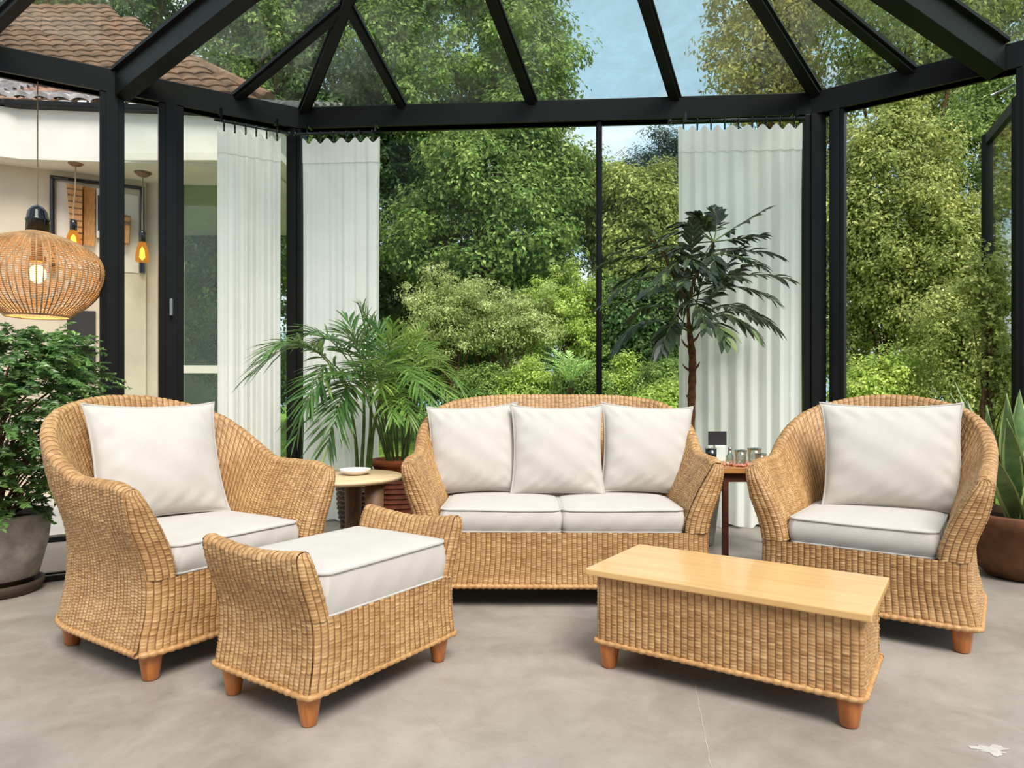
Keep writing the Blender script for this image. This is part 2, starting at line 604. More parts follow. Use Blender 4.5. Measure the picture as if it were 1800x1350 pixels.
def tub_path(a, yf, y0, yb, n):
    """plan of the seat furniture's outside, from the front left end round the back to the front right end"""
    th = np.linspace(PI, 0, 400)
    arc = np.stack([a * np.sign(np.cos(th)) * np.abs(np.cos(th)) ** (2 / n), y0 + (yb - y0) * np.abs(np.sin(th)) ** (2 / n)], -1)
    l = np.stack([np.full(60, -a), np.linspace(yf, y0, 60, endpoint=False)], -1)
    r = np.stack([np.full(60, a), np.linspace(y0, yf, 61)[1:]], -1)
    return np.concatenate([l, arc, r])


def shell(mb, path, H, zb, zseat, thick, flare, rim, ends=True, waist=0.02, hem=0.012, pw=1.5, fl_fn=None, capbulge=0.025):
    """outer wall, rolled rim and inner wall swept along path (plan points); returns nothing"""
    d = np.concatenate([[0], np.cumsum(np.linalg.norm(np.diff(path, axis=0), axis=1))])
    L = d[-1]
    ns = int(L / 0.0044)
    s = np.linspace(0, L, ns)
    X, Y = np.interp(s, d, path[:, 0]), np.interp(s, d, path[:, 1])
    for _ in range(3):
        X[1:-1] = (X[:-2] + 2 * X[1:-1] + X[2:]) / 4
        Y[1:-1] = (Y[:-2] + 2 * Y[1:-1] + Y[2:]) / 4
    w = max(3, int(0.03 / 0.0044))
    tx, ty = np.gradient(X), np.gradient(Y)
    ker = np.ones(2 * w + 1) / (2 * w + 1)
    tx = np.convolve(np.pad(tx, w, mode='edge'), ker, 'valid')
    ty = np.convolve(np.pad(ty, w, mode='edge'), ker, 'valid')
    tl = np.hypot(tx, ty)
    nx, ny = -ty / tl, tx / tl                    # outward when the path runs front-left -> back -> front-right
    Hs = H(X, Y)
    FL = flare(X, Y) if callable(flare) else np.full(ns, flare)

    def off_out(z, i):
        q = np.clip((z - zb) / (Hs[i] - zb), 0, 1)
        return hem * (1 - smooth01(q / 0.25)) - waist * np.sin(PI * np.clip(q / 0.75, 0, 1)) + FL[i] * smooth01((q - 0.35) / 0.65) ** 1.2

    def off_in(z, i):
        q = np.clip((z - zseat) / (Hs[i] - zseat), 0, 1)
        top = FL[i] - 2 * rim
        return -thick + (thick + top) * q ** pw

    npz = int((Hs.max() - zb) / 0.0034)
    npi = int((Hs.max() - zseat) / 0.0034)
    nr = 12
    i_all = np.arange(ns)
    q1 = np.linspace(0, 1, npz)
    Z1 = zb + (Hs[:, None] - rim - zb) * q1[None]
    O1 = np.stack([off_out(Z1[:, j], i_all) for j in range(npz)], 1)
    q2 = np.linspace(1, 0, npi)
    Z2 = zseat + (Hs[:, None] - rim - zseat) * q2[None]
    O2 = np.stack([off_in(Z2[:, j] + 0 * rim, i_all) for j in range(npi)], 1)
    a = np.linspace(0, PI, nr + 2)[1:-1]
    oc = (O1[:, -1] + O2[:, 0]) / 2
    rr = (O1[:, -1] - O2[:, 0]) / 2
    O3 = oc[:, None] + rr[:, None] * np.cos(a)[None]
    Z3 = (Hs - rim)[:, None] + rim * np.sin(a)[None]
    O = np.concatenate([O1, O3, O2], 1)
    Z = np.concatenate([Z1, Z3, Z2], 1)
    C = np.stack([X[:, None] + nx[:, None] * O, Y[:, None] + ny[:, None] * O, Z], -1)
    U = np.repeat(s[:, None], C.shape[1], 1)
    V = arclen(C, 1)
    mb.grid(weave(C, U, V, -1.0), uv=np.stack([U, V], -1))
    # the front faces of the arms
    if ends:
        for e, sg in ((0, -1.0), (ns - 1, 1.0)):
            def cap(A, B, e=e):
                z = zseat + (Hs[e] - zseat) * B
                zz = np.minimum(z, Hs[e] - rim)
                oo = np.interp(zz, Z1[e], O1[e])
                oi = np.interp(zz, Z2[e][::-1], O2[e][::-1])
                t = np.clip((z - (Hs[e] - rim)) / rim, 0, 1)
                k = np.sqrt(np.maximum(1 - t * t, 0))
                mid, hw = (oo + oi) / 2, (oo - oi) / 2 * k
                o = mid + hw * (2 * A - 1)
                b = capbulge * (1 - np.abs(2 * A - 1) ** 4) * np.minimum(1, 6 * (1 - B) + 0.0)
                fx, fy = (tx[e], ty[e]) if e else (-tx[e], -ty[e])
                fl = math.hypot(fx, fy)
                return np.stack([X[e] + nx[e] * o + fx / fl * b, Y[e] + ny[e] * o + fy / fl * b, z], -1)
            panel(mb, cap, 0, 1, 0, 1, flip=sg)
    return off_out


def leg_mesh(mb, x, y, z1, r1, r0):
    mb.lathe([(r0 * 0.8, 0.0), (r0, 0.006), (r1 * 0.97, z1 * 0.75), (r1, z1)], (x, y, 0), 20, (True, True))


def hem_tube(mb, pts, r=0.011):
    pts = np.array(pts)
    d = np.concatenate([[0], np.cumsum(np.linalg.norm(np.diff(pts, axis=0), axis=1))])
    n = int(d[-1] / 0.006)
    s = np.linspace(0, d[-1], n)
    Q = np.stack([np.interp(s, d, pts[:, i]) for i in range(3)], -1)
    b = mb.n
    mb.tube(Q, r * (1 + 0.16 * np.sin(s * 2 * PI / 0.03)), 8)
    k = (mb.n - b) // n
    mb.UV[-1] = np.stack([np.repeat(s, k), np.tile(np.arange(k) * 0.01, n)], -1)


def tub_seat(name, label, cat, a, yf, y0, yb, n, harm, hback, loc, rz, thick, legs, group=None, ya=(-0.10, 0.34), drop=0.12, dpow=2.2):
    root = thing(name, label, cat, loc, rz, group)
    zb, zs = 0.105, 0.352
    path = tub_path(a, yf, y0, yb, n)

    def H(X, Y):
        t = (Y - yf) / (yb - yf)
        hb = hback - drop * np.abs(X / a) ** dpow
        return harm - 0.02 * (1 - smooth01(t / 0.12)) + (hb - harm) * smooth01((Y - ya[0]) / (ya[1] - ya[0]))

    def FLR(X, Y):
        return 0.055 + 0.03 * smooth01((Y - ya[0]) / (ya[1] - ya[0])) * 0.6
    mb = MB()
    off_out = shell(mb, path, H, zb, zs, thick, FLR, 0.020)
    # the woven front under the seat

    def front(A, B):
        wz = a + off_out(zb + B, 0) + 0.001
        b = 0.025 * (1 - np.abs(A) ** 14)
        return np.stack([A * wz, yf - b - 0.008 * (1 - smooth01(B / 0.06)), zb + B], -1)
    panel(mb, front, -1, 1, 0, zs - zb + 0.001, flip=1.0)
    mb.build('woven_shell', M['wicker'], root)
    hp = np.concatenate([path, path[-1:]]) * 1.0
    tx, ty = np.gradient(path[:, 0]), np.gradient(path[:, 1])
    tl = np.hypot(tx, ty)
    off = np.stack([path[:, 0] - ty / tl * 0.014, path[:, 1] + tx / tl * 0.014, np.full(len(path), zb)], -1)
    fr = np.array([[x, yf - 0.012 - 0.025 * (1 - abs(x / (a + 0.012)) ** 14), zb] for x in np.linspace(a + 0.012, -a - 0.012, 60)])
    hm = MB()
    hem_tube(hm, np.concatenate([off, fr]))
    hm.build('woven_hem', M['hem'], root)
    dk = MB()
    dk.add([(-a + 0.02, yf + 0.01, zs - 0.012), (a - 0.02, yf + 0.01, zs - 0.012), (a - 0.02, y0 + 0.1, zs - 0.012), (a * 0.55, yb - 0.05, zs - 0.012), (-a * 0.55, yb - 0.05, zs - 0.012), (-a + 0.02, y0 + 0.1, zs - 0.012)], [(0, 1, 2, 3, 4, 5)])
    dk.add([(-a + 0.02, yf + 0.01, zb + 0.01), (a - 0.02, yf + 0.01, zb + 0.01), (a - 0.02, y0 + 0.1, zb + 0.01), (a * 0.55, yb - 0.05, zb + 0.01), (-a * 0.55, yb - 0.05, zb + 0.01), (-a + 0.02, y0 + 0.1, zb + 0.01)], [(5, 4, 3, 2, 1, 0)])
    dk.build('seat_deck', M['deck'], root, smooth=False)
    for lx, ly in legs:
        lm = MB()
        leg_mesh(lm, lx, ly, zb + 0.012, 0.040, 0.028)
        lm.build('leg', M['leg'], root)
    return root


# ------------------------------------------------------------------ cushions
def rrect(w, d, r, n=10):
    pts = []
    for cx, cy, a0 in ((w / 2 - r, d / 2 - r, 0), (-w / 2 + r, d / 2 - r, 90), (-w / 2 + r, -d / 2 + r, 180), (w / 2 - r, -d / 2 + r, 270)):
        for i in range(n + 1):
            t = R(a0 + 90 * i / n)
            pts.append((cx + r * math.cos(t), cy + r * math.sin(t)))
    out = []
    for i in range(len(pts)):
        p, q = pts[i], pts[(i + 1) % len(pts)]
        L = math.hypot(q[0] - p[0], q[1] - p[1])
        k = max(1, int(L / 0.02))
        for j in range(k):
            out.append((p[0] + (q[0] - p[0]) * j / k, p[1] + (q[1] - p[1]) * j / k))
    return np.array(out)


def box_cushion(name, label, w, d, t, loc, rz, group=None, crown=0.018, seed=0):
    rng = np.random.default_rng(seed)
    ph = rng.uniform(0, 6, 6)
    o2 = rrect(w, d, 0.035)

    def topz(x, y):
        q = np.clip(1 - np.abs(2 * x / w) ** 4, 0, 1) * np.clip(1 - np.abs(2 * y / d) ** 4, 0, 1)
        return crown * q ** 0.6 + 0.003 * np.sin(x * 9 + ph[0]) * np.sin(y * 7 + ph[1])
    rings = []
    for k in np.linspace(0.02, 1.0, 16):
        rings.append(np.stack([o2[:, 0] * k, o2[:, 1] * k, t + topz(o2[:, 0] * k, o2[:, 1] * k) - 0.0], -1))
    per = np.arange(len(o2)) / len(o2) * 2 * PI
    for q in np.linspace(0.08, 0.92, 8):
        b = 1 + 0.010 * math.sin(PI * q) / (w / 2) + 0.0
        wr = 0.0016 * np.sin(per * 23 + ph[2] + q * 4) * math.sin(PI * q)
        rings.append(np.stack([o2[:, 0] * b + wr, o2[:, 1] * b + wr, np.full(len(o2), t * (1 - q))], -1))
    for k in np.linspace(1.0, 0.02, 8):
        rings.append(np.stack([o2[:, 0] * k, o2[:, 1] * k, np.zeros(len(o2))], -1))
    mb = MB()
    mb.grid(np.array(rings), closev=True)
    n = len(o2)
    mb.F.append(np.array([list(range(n))]))
    mb.F.append(np.array([[(len(rings) - 1) * n + i for i in range(n)][::-1]]))
    root = mb.build(name, M['linen'])
    root.location = loc
    root.rotation_euler = (0, 0, rz)
    tag(root, label, 'cushion', group)
    for z in (t - 0.002, 0.006):
        pm = MB()
        pm.tube(np.stack([o2[:, 0] * 1.004, o2[:, 1] * 1.004, z + (topz(o2[:, 0], o2[:, 1]) if z > 0.05 else 0 * o2[:, 0])], -1), 0.0055, 6, closed=True)
        pm.build('piping', M['piping'], root)
    return root


def throw_pillow(name, label, w, h, t, loc, rz, tilt, group=None, seed=0, roll=0.0):
    """a knife-edge pillow standing on its lower edge; local x = width, z = up, y = thickness"""
    rng = np.random.default_rng(seed)
    ph = rng.uniform(0, 6, 8)
    n = 56
    u, v = np.meshgrid(np.linspace(-1, 1, n), np.linspace(-1, 1, n), indexing='ij')
    pin = 0.075
    X = w / 2 * u * (1 - pin * (1 - v ** 2) ** 1.0) * (1 + 0.02 * np.abs(v) ** 8)
    Z = h / 2 * v * (1 - pin * (1 - u ** 2) ** 1.0) * (1 + 0.02 * np.abs(u) ** 8)
    prof = (np.maximum(1 - u ** 2, 0) ** 0.55) * (np.maximum(1 - v ** 2, 0) ** 0.55)
    sag = 1 - 0.18 * v
    edge = np.minimum(1, 5 * np.minimum(1 - np.abs(u), 1 - np.abs(v)))
    wr = 0.0035 * np.sin(7 * u + ph[0] + 3 * v) * np.sin(6 * v + ph[1]) + 0.003 * np.sin(19 * u + 9 * v * v + ph[2]) * np.exp(-((np.abs(v) - 0.85) ** 2) / 0.03) + 0.003 * np.sin(17 * v + 8 * u * u + ph[3]) * np.exp(-((np.abs(u) - 0.85) ** 2) / 0.03)
    D = t / 2 * prof * sag + wr * edge
    mb = MB()
    mb.grid(np.stack([X, -D, Z + h / 2], -1))
    mb.grid(np.stack([X, D * 0.9, Z + h / 2], -1)[::-1])
    o = mb.build(name, M['linen'])
    o.location = loc
    o.rotation_euler = (Matrix.Rotation(rz, 3, 'Z') @ Matrix.Rotation(-tilt, 3, 'X') @ Matrix.Rotation(roll, 3, 'Y')).to_euler()
    tag(o, label, 'pillow', group)
    e = [(i, 0) for i in range(n)] + [(n - 1, j) for j in range(1, n)] + [(i, n - 1) for i in range(n - 2, -1, -1)] + [(0, j) for j in range(n - 2, 0, -1)]
    pm = MB()
    pm.tube([(X[i, j], 0, Z[i, j] + h / 2) for i, j in e], 0.0055, 6, closed=True)
    pm.build('piping', M['piping'], o)
    return o


# ------------------------------------------------------------------ leaves
def leaf_quads(mb, c, nrm, size, asp=0.5, rnd=None, along=None, fold=0.12, curl=0.0):
    """one folded diamond leaf per centre c"""
    k = len(c)
    nrm = nrm / (np.linalg.norm(nrm, axis=1, keepdims=True) + 1e-9)
    if along is None:
        along = RNG.normal(size=(k, 3))
    along = along - nrm * np.sum(along * nrm, 1, keepdims=True)
    along /= np.linalg.norm(along, axis=1, keepdims=True) + 1e-9
    side = np.cross(nrm, along)
    s = size[:, None]
    V = np.stack([c - along * s * 0.5, c + side * s * asp * 0.5 + nrm * s * fold, c + along * s * 0.5 - nrm * s * curl, c - side * s * asp * 0.5 + nrm * s * fold], 1)
    F = np.arange(4 * k).reshape(k, 4)
    if rnd is None:
        rnd = RNG.random(k)
    uv = np.repeat(np.stack([rnd, RNG.random(k)], -1)[:, None], 4, 1)
    mb.add(V, F, uv)


def crown(mb, ells, n_clump, per, rc, size, asp=0.55, hollow=0.55, up=0.5, seed=1, flat=0.75, shape_noise=0.25):
    """leaves in clumps over the shells of ellipsoids (cx, cy, cz, rx, ry, rz); returns the clump centres"""
    rng = np.random.default_rng(seed)
    vol = np.array([(e[3] * e[4] + e[4] * e[5] + e[3] * e[5]) for e in ells])
    cnt = rng.multinomial(n_clump, vol / vol.sum())
    cc = []
    for e, k in zip(ells, cnt):
        d = rng.normal(size=(k, 3))
        d /= np.linalg.norm(d, axis=1, keepdims=True)
        d[:, 1] = np.where(rng.random(k) < 0.45, -np.abs(d[:, 1]), d[:, 1])
        rr = hollow + (1 - hollow) * rng.random(k) ** 0.6
        rr *= 1 + shape_noise * np.sin(d[:, 0] * 5 + seed) * np.sin(d[:, 2] * 6 + seed * 1.7)
        cc.append(np.stack([e[0] + d[:, 0] * rr * e[3], e[1] + d[:, 1] * rr * e[4], e[2] + d[:, 2] * rr * e[5], d[:, 0], d[:, 1], d[:, 2]], -1))
    cc = np.concatenate(cc)
    K = len(cc) * per
    ctr = np.repeat(cc[:, :3], per, 0)
    outw = np.repeat(cc[:, 3:], per, 0)
    g = rng.normal(size=(K, 3))
    g /= np.linalg.norm(g, axis=1, keepdims=True)
    rad = rng.random(K) ** 0.45
    sc = np.repeat(rc * rng.uniform(0.6, 1.35, len(cc)), per)
    pos = ctr + g * (rad * sc)[:, None] * np.array([1, 1, flat])
    nr = g * 0.7 + outw * 0.35 + np.array([0, 0, up]) + rng.normal(size=(K, 3)) * 0.35
    tone = np.clip(np.repeat(rng.normal(0, 0.16, len(cc)), per) + rng.beta(2, 2, K), 0, 1)
    al = g + rng.normal(size=(K, 3)) * 0.6 + np.array([0, 0, -0.35])
    leaf_quads(mb, pos, nr, size * rng.uniform(0.65, 1.35, K), asp, tone, al)
    return cc[:, :3]


def branches(mb, base, top, r0, targets, seed=0, droop=0.0):
    """trunk from base to top and limbs out to the targets"""
    rng = np.random.default_rng(seed)
    base, top = np.array(base, float), np.array(top, float)
    k = 7
    t = np.linspace(0, 1, k)
    pts = base + (top - base) * t[:, None]
    pts[1:-1, :2] += rng.normal(0, 0.02 * np.linalg.norm(top - base), (k - 2, 2))
    mb.tube(pts, r0 * (1 - 0.65 * t), 8)
    for q in targets:
        f = rng.uniform(0.15, 0.95)
        s = base + (top - base) * f
        q = np.array(q)
        m = (s + q) / 2 + np.array([0, 0, 0.12 * np.linalg.norm(q - s)])
        tt = np.linspace(0, 1, 6)[:, None]
        c = (1 - tt) ** 2 * s + 2 * tt * (1 - tt) * m + tt ** 2 * q
        mb.tube(c, np.linspace(r0 * 0.38, r0 * 0.08, 6), 5)


def plant(name, label, cat, ells, mat, n_clump, per, rc, size, base=None, trunk_r=0.1, limbs=14, group=None, seed=1, trunk_mat='bark', **kw):
    e0 = ells[0]
    base = base or (e0[0], e0[1], GROUND)
    root = thing(name, label, cat, base, 0.0, group)
    mb = MB()
    cc = crown(mb, ells, n_clump, int(per * 1.6), rc, size * 0.78, seed=seed, **kw)
    f = mb.build('foliage', M[mat], root, smooth=False)
    f.matrix_parent_inverse = Matrix.Translation(-Vector(base))
    tb = MB()
    rng = np.random.default_rng(seed)
    tg = cc[rng.permutation(len(cc))[:limbs]]
    top = (e0[0], e0[1], e0[2] + e0[5] * 0.5)
    branches(tb, base, top, trunk_r, tg, seed)
    s = tb.build('trunk', M[trunk_mat], root)
    s.matrix_parent_inverse = Matrix.Translation(-Vector(base))
    return root


GROUND = -0.12


def frond(mb_leaf, mb_stem, p0, p1, p2, n, ll, lw, start=0.3, up=(0, 0, 1), fwd=0.55, droop=0.25, sr=0.006, jit=0.15, rng=RNG, taper=True, tone=0.5, nseg=3):
    """a pinnate leaf along a bent midrib p0 -> p2 with control p1"""
    p0, p1, p2 = (np.array(tuple(p), float) for p in (p0, p1, p2))
    t = np.linspace(0, 1, 16)[:, None]
    mid = (1 - t) ** 2 * p0 + 2 * t * (1 - t) * p1 + t ** 2 * p2
    mb_stem.tube(mid, np.linspace(sr, sr * 0.25, 16), 5)
    up = np.array(up, float)
    for i in range(n):
        for sg in (-1, 1):
            f = start + (1 - start) * (i + 0.5 * (sg > 0) * 0.6) / max(1, n - 0.4)
            f = min(f, 1.0)
            c = (1 - f) ** 2 * p0 + 2 * f * (1 - f) * p1 + f ** 2 * p2
            tg = 2 * (1 - f) * (p1 - p0) + 2 * f * (p2 - p1)
            tg /= np.linalg.norm(tg) + 1e-9
            sd = np.cross(tg, up)
            sd /= np.linalg.norm(sd) + 1e-9
            nr = np.cross(sd, tg)
            k = (f - start) / (1 - start)
            L = ll * ((0.55 + 0.75 * math.sin(PI * min(1, 0.15 + 0.8 * k))) * 0.75 if taper else 1.0) * rng.uniform(0.85, 1.15)
            d = sg * sd * (1 - 0.5 * k) + tg * (fwd + 0.6 * k) + nr * rng.uniform(0.05, 0.3) + rng.normal(0, jit, 3)
            d /= np.linalg.norm(d)
            # the leaflet: a folded blade that bends down towards its tip
            wd = np.cross(d, nr)
            wd /= np.linalg.norm(wd) + 1e-9
            rows = []
            for j in range(nseg + 1):
                q = j / nseg
                w = lw * (math.sin(PI * (0.12 + 0.86 * q)) ** 0.8) / 2 if j < nseg else lw * 0.04
                pc = c + d * L * q + np.array([0, 0, -droop * L * q * q])
                rows.append([pc - wd * w, pc - nr * w * 0.35, pc + wd * w])
            rows = np.array(rows)
            tn = min(1, max(0, tone + rng.normal(0, 0.2)))
            mb_leaf.grid(rows, uv=np.full((nseg + 1, 3, 2), tn))


def put(o, parent):
    """keep a world-space mesh in place under an unrotated Empty"""
    o.parent = parent
    o.matrix_parent_inverse = Matrix.Translation(-parent.location)
    return o


def struct(o):
    o['kind'] = 'structure'
    return o


# ================================================================== THE ROOM
LBK, RBK = Vector((-1.69, 5.41, 0)), Vector((2.25, 5.14, 0))
DL = Vector((-1.41, -0.83, 0)).normalized()
DR = Vector((0.99, -0.74, 0)).normalized()
LEND, REND = LBK + DL * 3.0, RBK + DR * 2.1
ZB, BH = 3.07, 0.17
ZE = ZB + BH


def on_wall(A, D, u):
    """plan point where the pixel column u meets the line A + t D"""
    k = (u - CX) / FPX
    t = (k * A.y - A.x) / (D.x - k * D.y)
    return A + D * t


DB = (RBK - LBK).normalized()

# floor, terrace, lawn
outline = [LBK, RBK, REND, Vector((REND.x, -2.2, 0)), Vector((LEND.x, -2.2, 0)), LEND]
fm = MB()
n = len(outline)
fm.add([(p.x, p.y, 0) for p in outline] + [(p.x, p.y, -0.1) for p in outline], [tuple(range(n))[::-1], tuple(range(n, 2 * n))] + [(i, (i + 1) % n, n + (i + 1) % n, n + i) for i in range(n)])
struct(fm.build('floor', M['floor'], smooth=False))
pm = MB()
pm.box((-7.0, 3.0, -0.17), (9.0, 15.0, 0.12))
struct(pm.build('ground_terrace', M['pave'], smooth=False))
gm = MB()
gm.box((0, 26, -0.16), (90, 62, 0.08))
struct(gm.build('ground_lawn', M['lawn'], smooth=False))

# the pale chip in the concrete near the right edge of the floor
c0 = P(1742, 1318, 1200 / (1318 - 690))
cp = MB()
a = np.linspace(0, 2 * PI, 40, endpoint=False)
rr = 0.032 * (1 + 0.3 * np.sin(3 * a) + 0.2 * np.sin(7 * a + 1) + 0.14 * np.sin(13 * a))
cp.add(np.stack([c0.x + rr * np.cos(a) * 1.3, c0.y + rr * np.sin(a) * 0.8, np.full(40, 0.0012)], -1), [tuple(range(40))])
struct(cp.build('floor_chip', plain('pale_floor_chip', (184, 177, 168), 0.7, 0.3, 0.1, 30.0), smooth=False))


c0, c1 = P(1221, 1200, 1200 / (1200 - 690)), P(1250, 1349, 1200 / (1349 - 690))
cp = MB()
for i in range(14):
    f0, f1 = i / 14, (i + 1) / 14
    j0, j1 = 0.0015 * math.sin(i * 2.3), 0.0015 * math.sin((i + 1) * 2.3)
    cp.bar((c0.x + (c1.x - c0.x) * f0 + j0, c0.y + (c1.y - c0.y) * f0, 0.0004), (c0.x + (c1.x - c0.x) * f1 + j1, c0.y + (c1.y - c0.y) * f1, 0.0004), 0.0022, 0.0012)
struct(cp.build('floor_joint', plain('pale_floor_joint', (178, 169, 159), 0.7, 0.3, 0.1, 30.0), smooth=False))


def wall(name, A, B, posts, panes, mull=(), sill=True, beam_w=0.10):
    """eave beam, posts (plan point, width, depth), glass panes (plan from, to)"""
    root = struct(empty(name, A))
    d = (B - A).normalized()
    m = MB()
    m.bar((A.x, A.y, ZB + BH / 2), (B.x, B.y, ZB + BH / 2), beam_w, BH, bev=0.006)
    m.bar((A.x, A.y, ZB + 0.015), (B.x, B.y, ZB + 0.015), beam_w + 0.03, 0.03)
    put(m.build('eave_beam', M['black'], root, smooth=False), root)
    for p, w, dp in posts:
        m = MB()
        ang = math.atan2(d.y, d.x)
        rot = [list(r) for r in Matrix.Rotation(ang, 3, 'Z')]
        m.box((p.x, p.y, ZB / 2), (w, dp, ZB), rot, 0.005)
        m.box((p.x, p.y, ZB / 2), (w * 0.45, dp + 0.03, ZB - 0.002), rot)
        put(m.build('post', M['black'], root, smooth=False), root)
    if sill:
        m = MB()
        m.bar((A.x, A.y, 0.018), (B.x, B.y, 0.018), 0.09, 0.036, bev=0.004)
        put(m.build('sill', M['black'], root, smooth=False), root)
    for p, q in panes:
        m = MB()
        m.bar((p.x, p.y, ZB / 2 + 0.018), (q.x, q.y, ZB / 2 + 0.018), 0.008, ZB - 0.04)
        put(m.build('pane', M['pane'], root, smooth=False), root)
    return root


pL1, pL2 = on_wall(LBK, DL, 197), on_wall(LBK, DL, 300)
pL0 = on_wall(LBK, DL, -60)
mB = on_wall(LBK, DB, 1053)
pR1 = on_wall(RBK, DR, 1473)
pR2 = on_wall(RBK, DR, 1796)
wl = wall('wall_left', LBK, LEND, [(pL1, 0.15, 0.12), (pL2, 0.16, 0.12), (LEND, 0.12, 0.12)], [(LBK + DL * 0.06, pL2 - DL * 0.09), (pL2 + DL * 0.09, pL1 - DL * 0.08)])
wb = wall('wall_back', LBK, RBK, [(LBK + Vector((-0.02, 0, 0)), 0.115, 0.12), (mB, 0.045, 0.05), (RBK + DB * 0.01, 0.155, 0.14)], [(LBK + DB * 0.06, mB - DB * 0.023), (mB + DB * 0.023, RBK - DB * 0.08)])
wr = wall('wall_right', RBK, REND, [(pR1, 0.10, 0.10), (pR2 + DR * 0.03, 0.12, 0.12)], [(RBK + DR * 0.09, pR1 - DR * 0.05)])
lk = MB()
lp = P(301, 540, (pL2.y - 0.09))
lk.box(lp, (0.02, 0.02, 0.12), None, 0.004)
put(lk.build('latch', M['steel'], wl, smooth=False), wl)
# the sliding-door track let into the floor before the left wall
tk = MB()
t0 = P(96, 1021, 1200 / (1021 - 690.0))
for o_, h_ in ((0, 0.032), (0.035, 0.020), (0.07, 0.032)):
    q = Vector((t0.x, t0.y, 0)) + Vector((-DL.y, DL.x, 0)) * -o_ if False else Vector((t0.x, t0.y, 0)) + Vector((DL.y, -DL.x, 0)) * o_
    tk.bar((q + DL * 0.75) + Vector((0, 0, h_ / 2)), (q - DL * 0.9) + Vector((0, 0, h_ / 2)), 0.026, h_)
struct(tk.build('trim_1', M['black'], smooth=False))
# the rest of the room behind the camera
wf = MB()
wf.box(((LEND.x + REND.x) / 2, -2.26, 1.6), (REND.x - LEND.x, 0.12, 3.28))
struct(wf.build('wall_front', M['plaster'], smooth=False))
for nm, e in (('wall_side_left', LEND), ('wall_side_right', REND)):
    wall(nm, e, Vector((e.x, -2.2, 0)), [(Vector((e.x, y, 0)), 0.12, 0.12) for y in (2.2, 0.4, -1.4)], [], sill=True)

# ------------------------------------------------------------------ glass roof
ceil = struct(empty('ceiling', (0, 4, ZE)))


def plane_hit(u, v, p, nrm):
    d = Vector(((u - CX) / FPX, 1.0, -(v - HY) / FPX))
    o = Vector((0, 0, CZ))
    return o + d * ((p - o).dot(nrm) / d.dot(nrm))


EL, ER = LBK + Vector((0, 0, ZE)), RBK + Vector((0, 0, ZE))
nb = Vector((DB.y, -DB.x, 0)).normalized()
bn = DB.cross(Vector((nb.x, nb.y, 0.45))).normalized()
N1 = plane_hit(612, 5, EL, bn)
N2 = plane_hit(1333, 0, ER, bn)
ln = DL.cross(N1 - EL).normalized()
rn = DR.cross(N2 - ER).normalized()
HL, HR = (N1 - EL), (N2 - ER)


def rafter(u0, v0, u1, v1, pl, w, h, ext=1.0):
    p, nn = {'b': (EL, bn), 'l': (EL, ln), 'r': (ER, rn)}[pl]
    a, b = plane_hit(u0, v0, p, nn), plane_hit(u1, v1, p, nn)
    b = a + (b - a) * ext
    upv = nn if nn.z > 0 else -nn
    m = MB()
    m.bar(a - upv * (h * 0.5 - 0.02), b - upv * (h * 0.5 - 0.02), w, h, upv, 0.004)
    m.bar(a - upv * 0.015, b - upv * 0.015, w * 1.55, 0.03, upv)
    put(m.build('rafter', M['black'], ceil, smooth=False), ceil)


rafter(711, 190, 612, 5, 'b', 0.052, 0.075)
rafter(938, 184, 868, 0, 'b', 0.060, 0.075, 1.8)
rafter(1189, 177, 1135, 0, 'b', 0.060, 0.075, 1.8)
rafter(533, 196, 610, 3, 'b', 0.060, 0.09, 2.0)
rafter(1438, 168, 1333, 0, 'b', 0.065, 0.09, 2.0)
rafter(412, 171, 606, 8, 'l', 0.055, 0.075)
rafter(214, 128, 372, 0, 'l', 0.10, 0.24, 2.2)
rafter(-38, 66, 34, -4, 'l', 0.06, 0.10, 2.2)
rafter(1603, 122, 1455, 0, 'r', 0.060, 0.08, 1.9)
rafter(1752, 80, 1640, 0, 'r', 0.11, 0.26, 2.2)
rb = MB()
K = 2.0
rb.bar(EL + HL * K, ER + HR * K, 0.10, 0.14)
put(rb.build('ridge_beam', M['black'], ceil, smooth=False), ceil)
for q in ([EL, ER, ER + HR * K, EL + HL * K], [EL, LEND + Vector((0, 0, ZE)), LEND + Vector((0, 0, ZE)) + HL * K, EL + HL * K], [ER, REND + Vector((0, 0, ZE)), REND + Vector((0, 0, ZE)) + HR * K, ER + HR * K]):
    nn = (q[1] - q[0]).cross(q[3] - q[0]).normalized()
    nn = nn if nn.z > 0 else -nn
    gp = MB()
    gp.add([tuple(x + nn * 0.012) for x in q] + [tuple(x + nn * 0.020) for x in q], [(0, 1, 2, 3), (7, 6, 5, 4), (0, 4, 5, 1), (1, 5, 6, 2), (2, 6, 7, 3), (3, 7, 4, 0)])
    put(gp.build('pane', M['roofglass'], ceil, smooth=False), ceil)

# the casement that stands open beyond the right-hand post
dr = struct(empty('door_1', pR2))
hA = P(1792, 150, 4.75)
d1 = Vector((hA.x - 0.0, hA.y, 0))
d0 = P(1737, 200, 5.45)
d0 = Vector((d0.x, d0.y, 0))
z0, z1 = 0.05, 3.06
fr = MB()
fr.bar((d0.x, d0.y, (z0 + z1) / 2) + Vector() if False else Vector((d0.x, d0.y, z0)), Vector((d0.x, d0.y, z1)), 0.075, 0.06, (0, 1, 0), 0.004)
fr.bar(Vector((d1.x, d1.y, z0)), Vector((d1.x, d1.y, z1)), 0.075, 0.06, (0, 1, 0), 0.004)
for z in (z0 + 0.04, z1 - 0.04):
    fr.bar(Vector((d0.x, d0.y, z)), Vector((d1.x, d1.y, z)), 0.05, 0.085, (0, 0, 1), 0.004)
put(fr.build('frame', M['black'], dr, smooth=False), dr)
gl = MB()
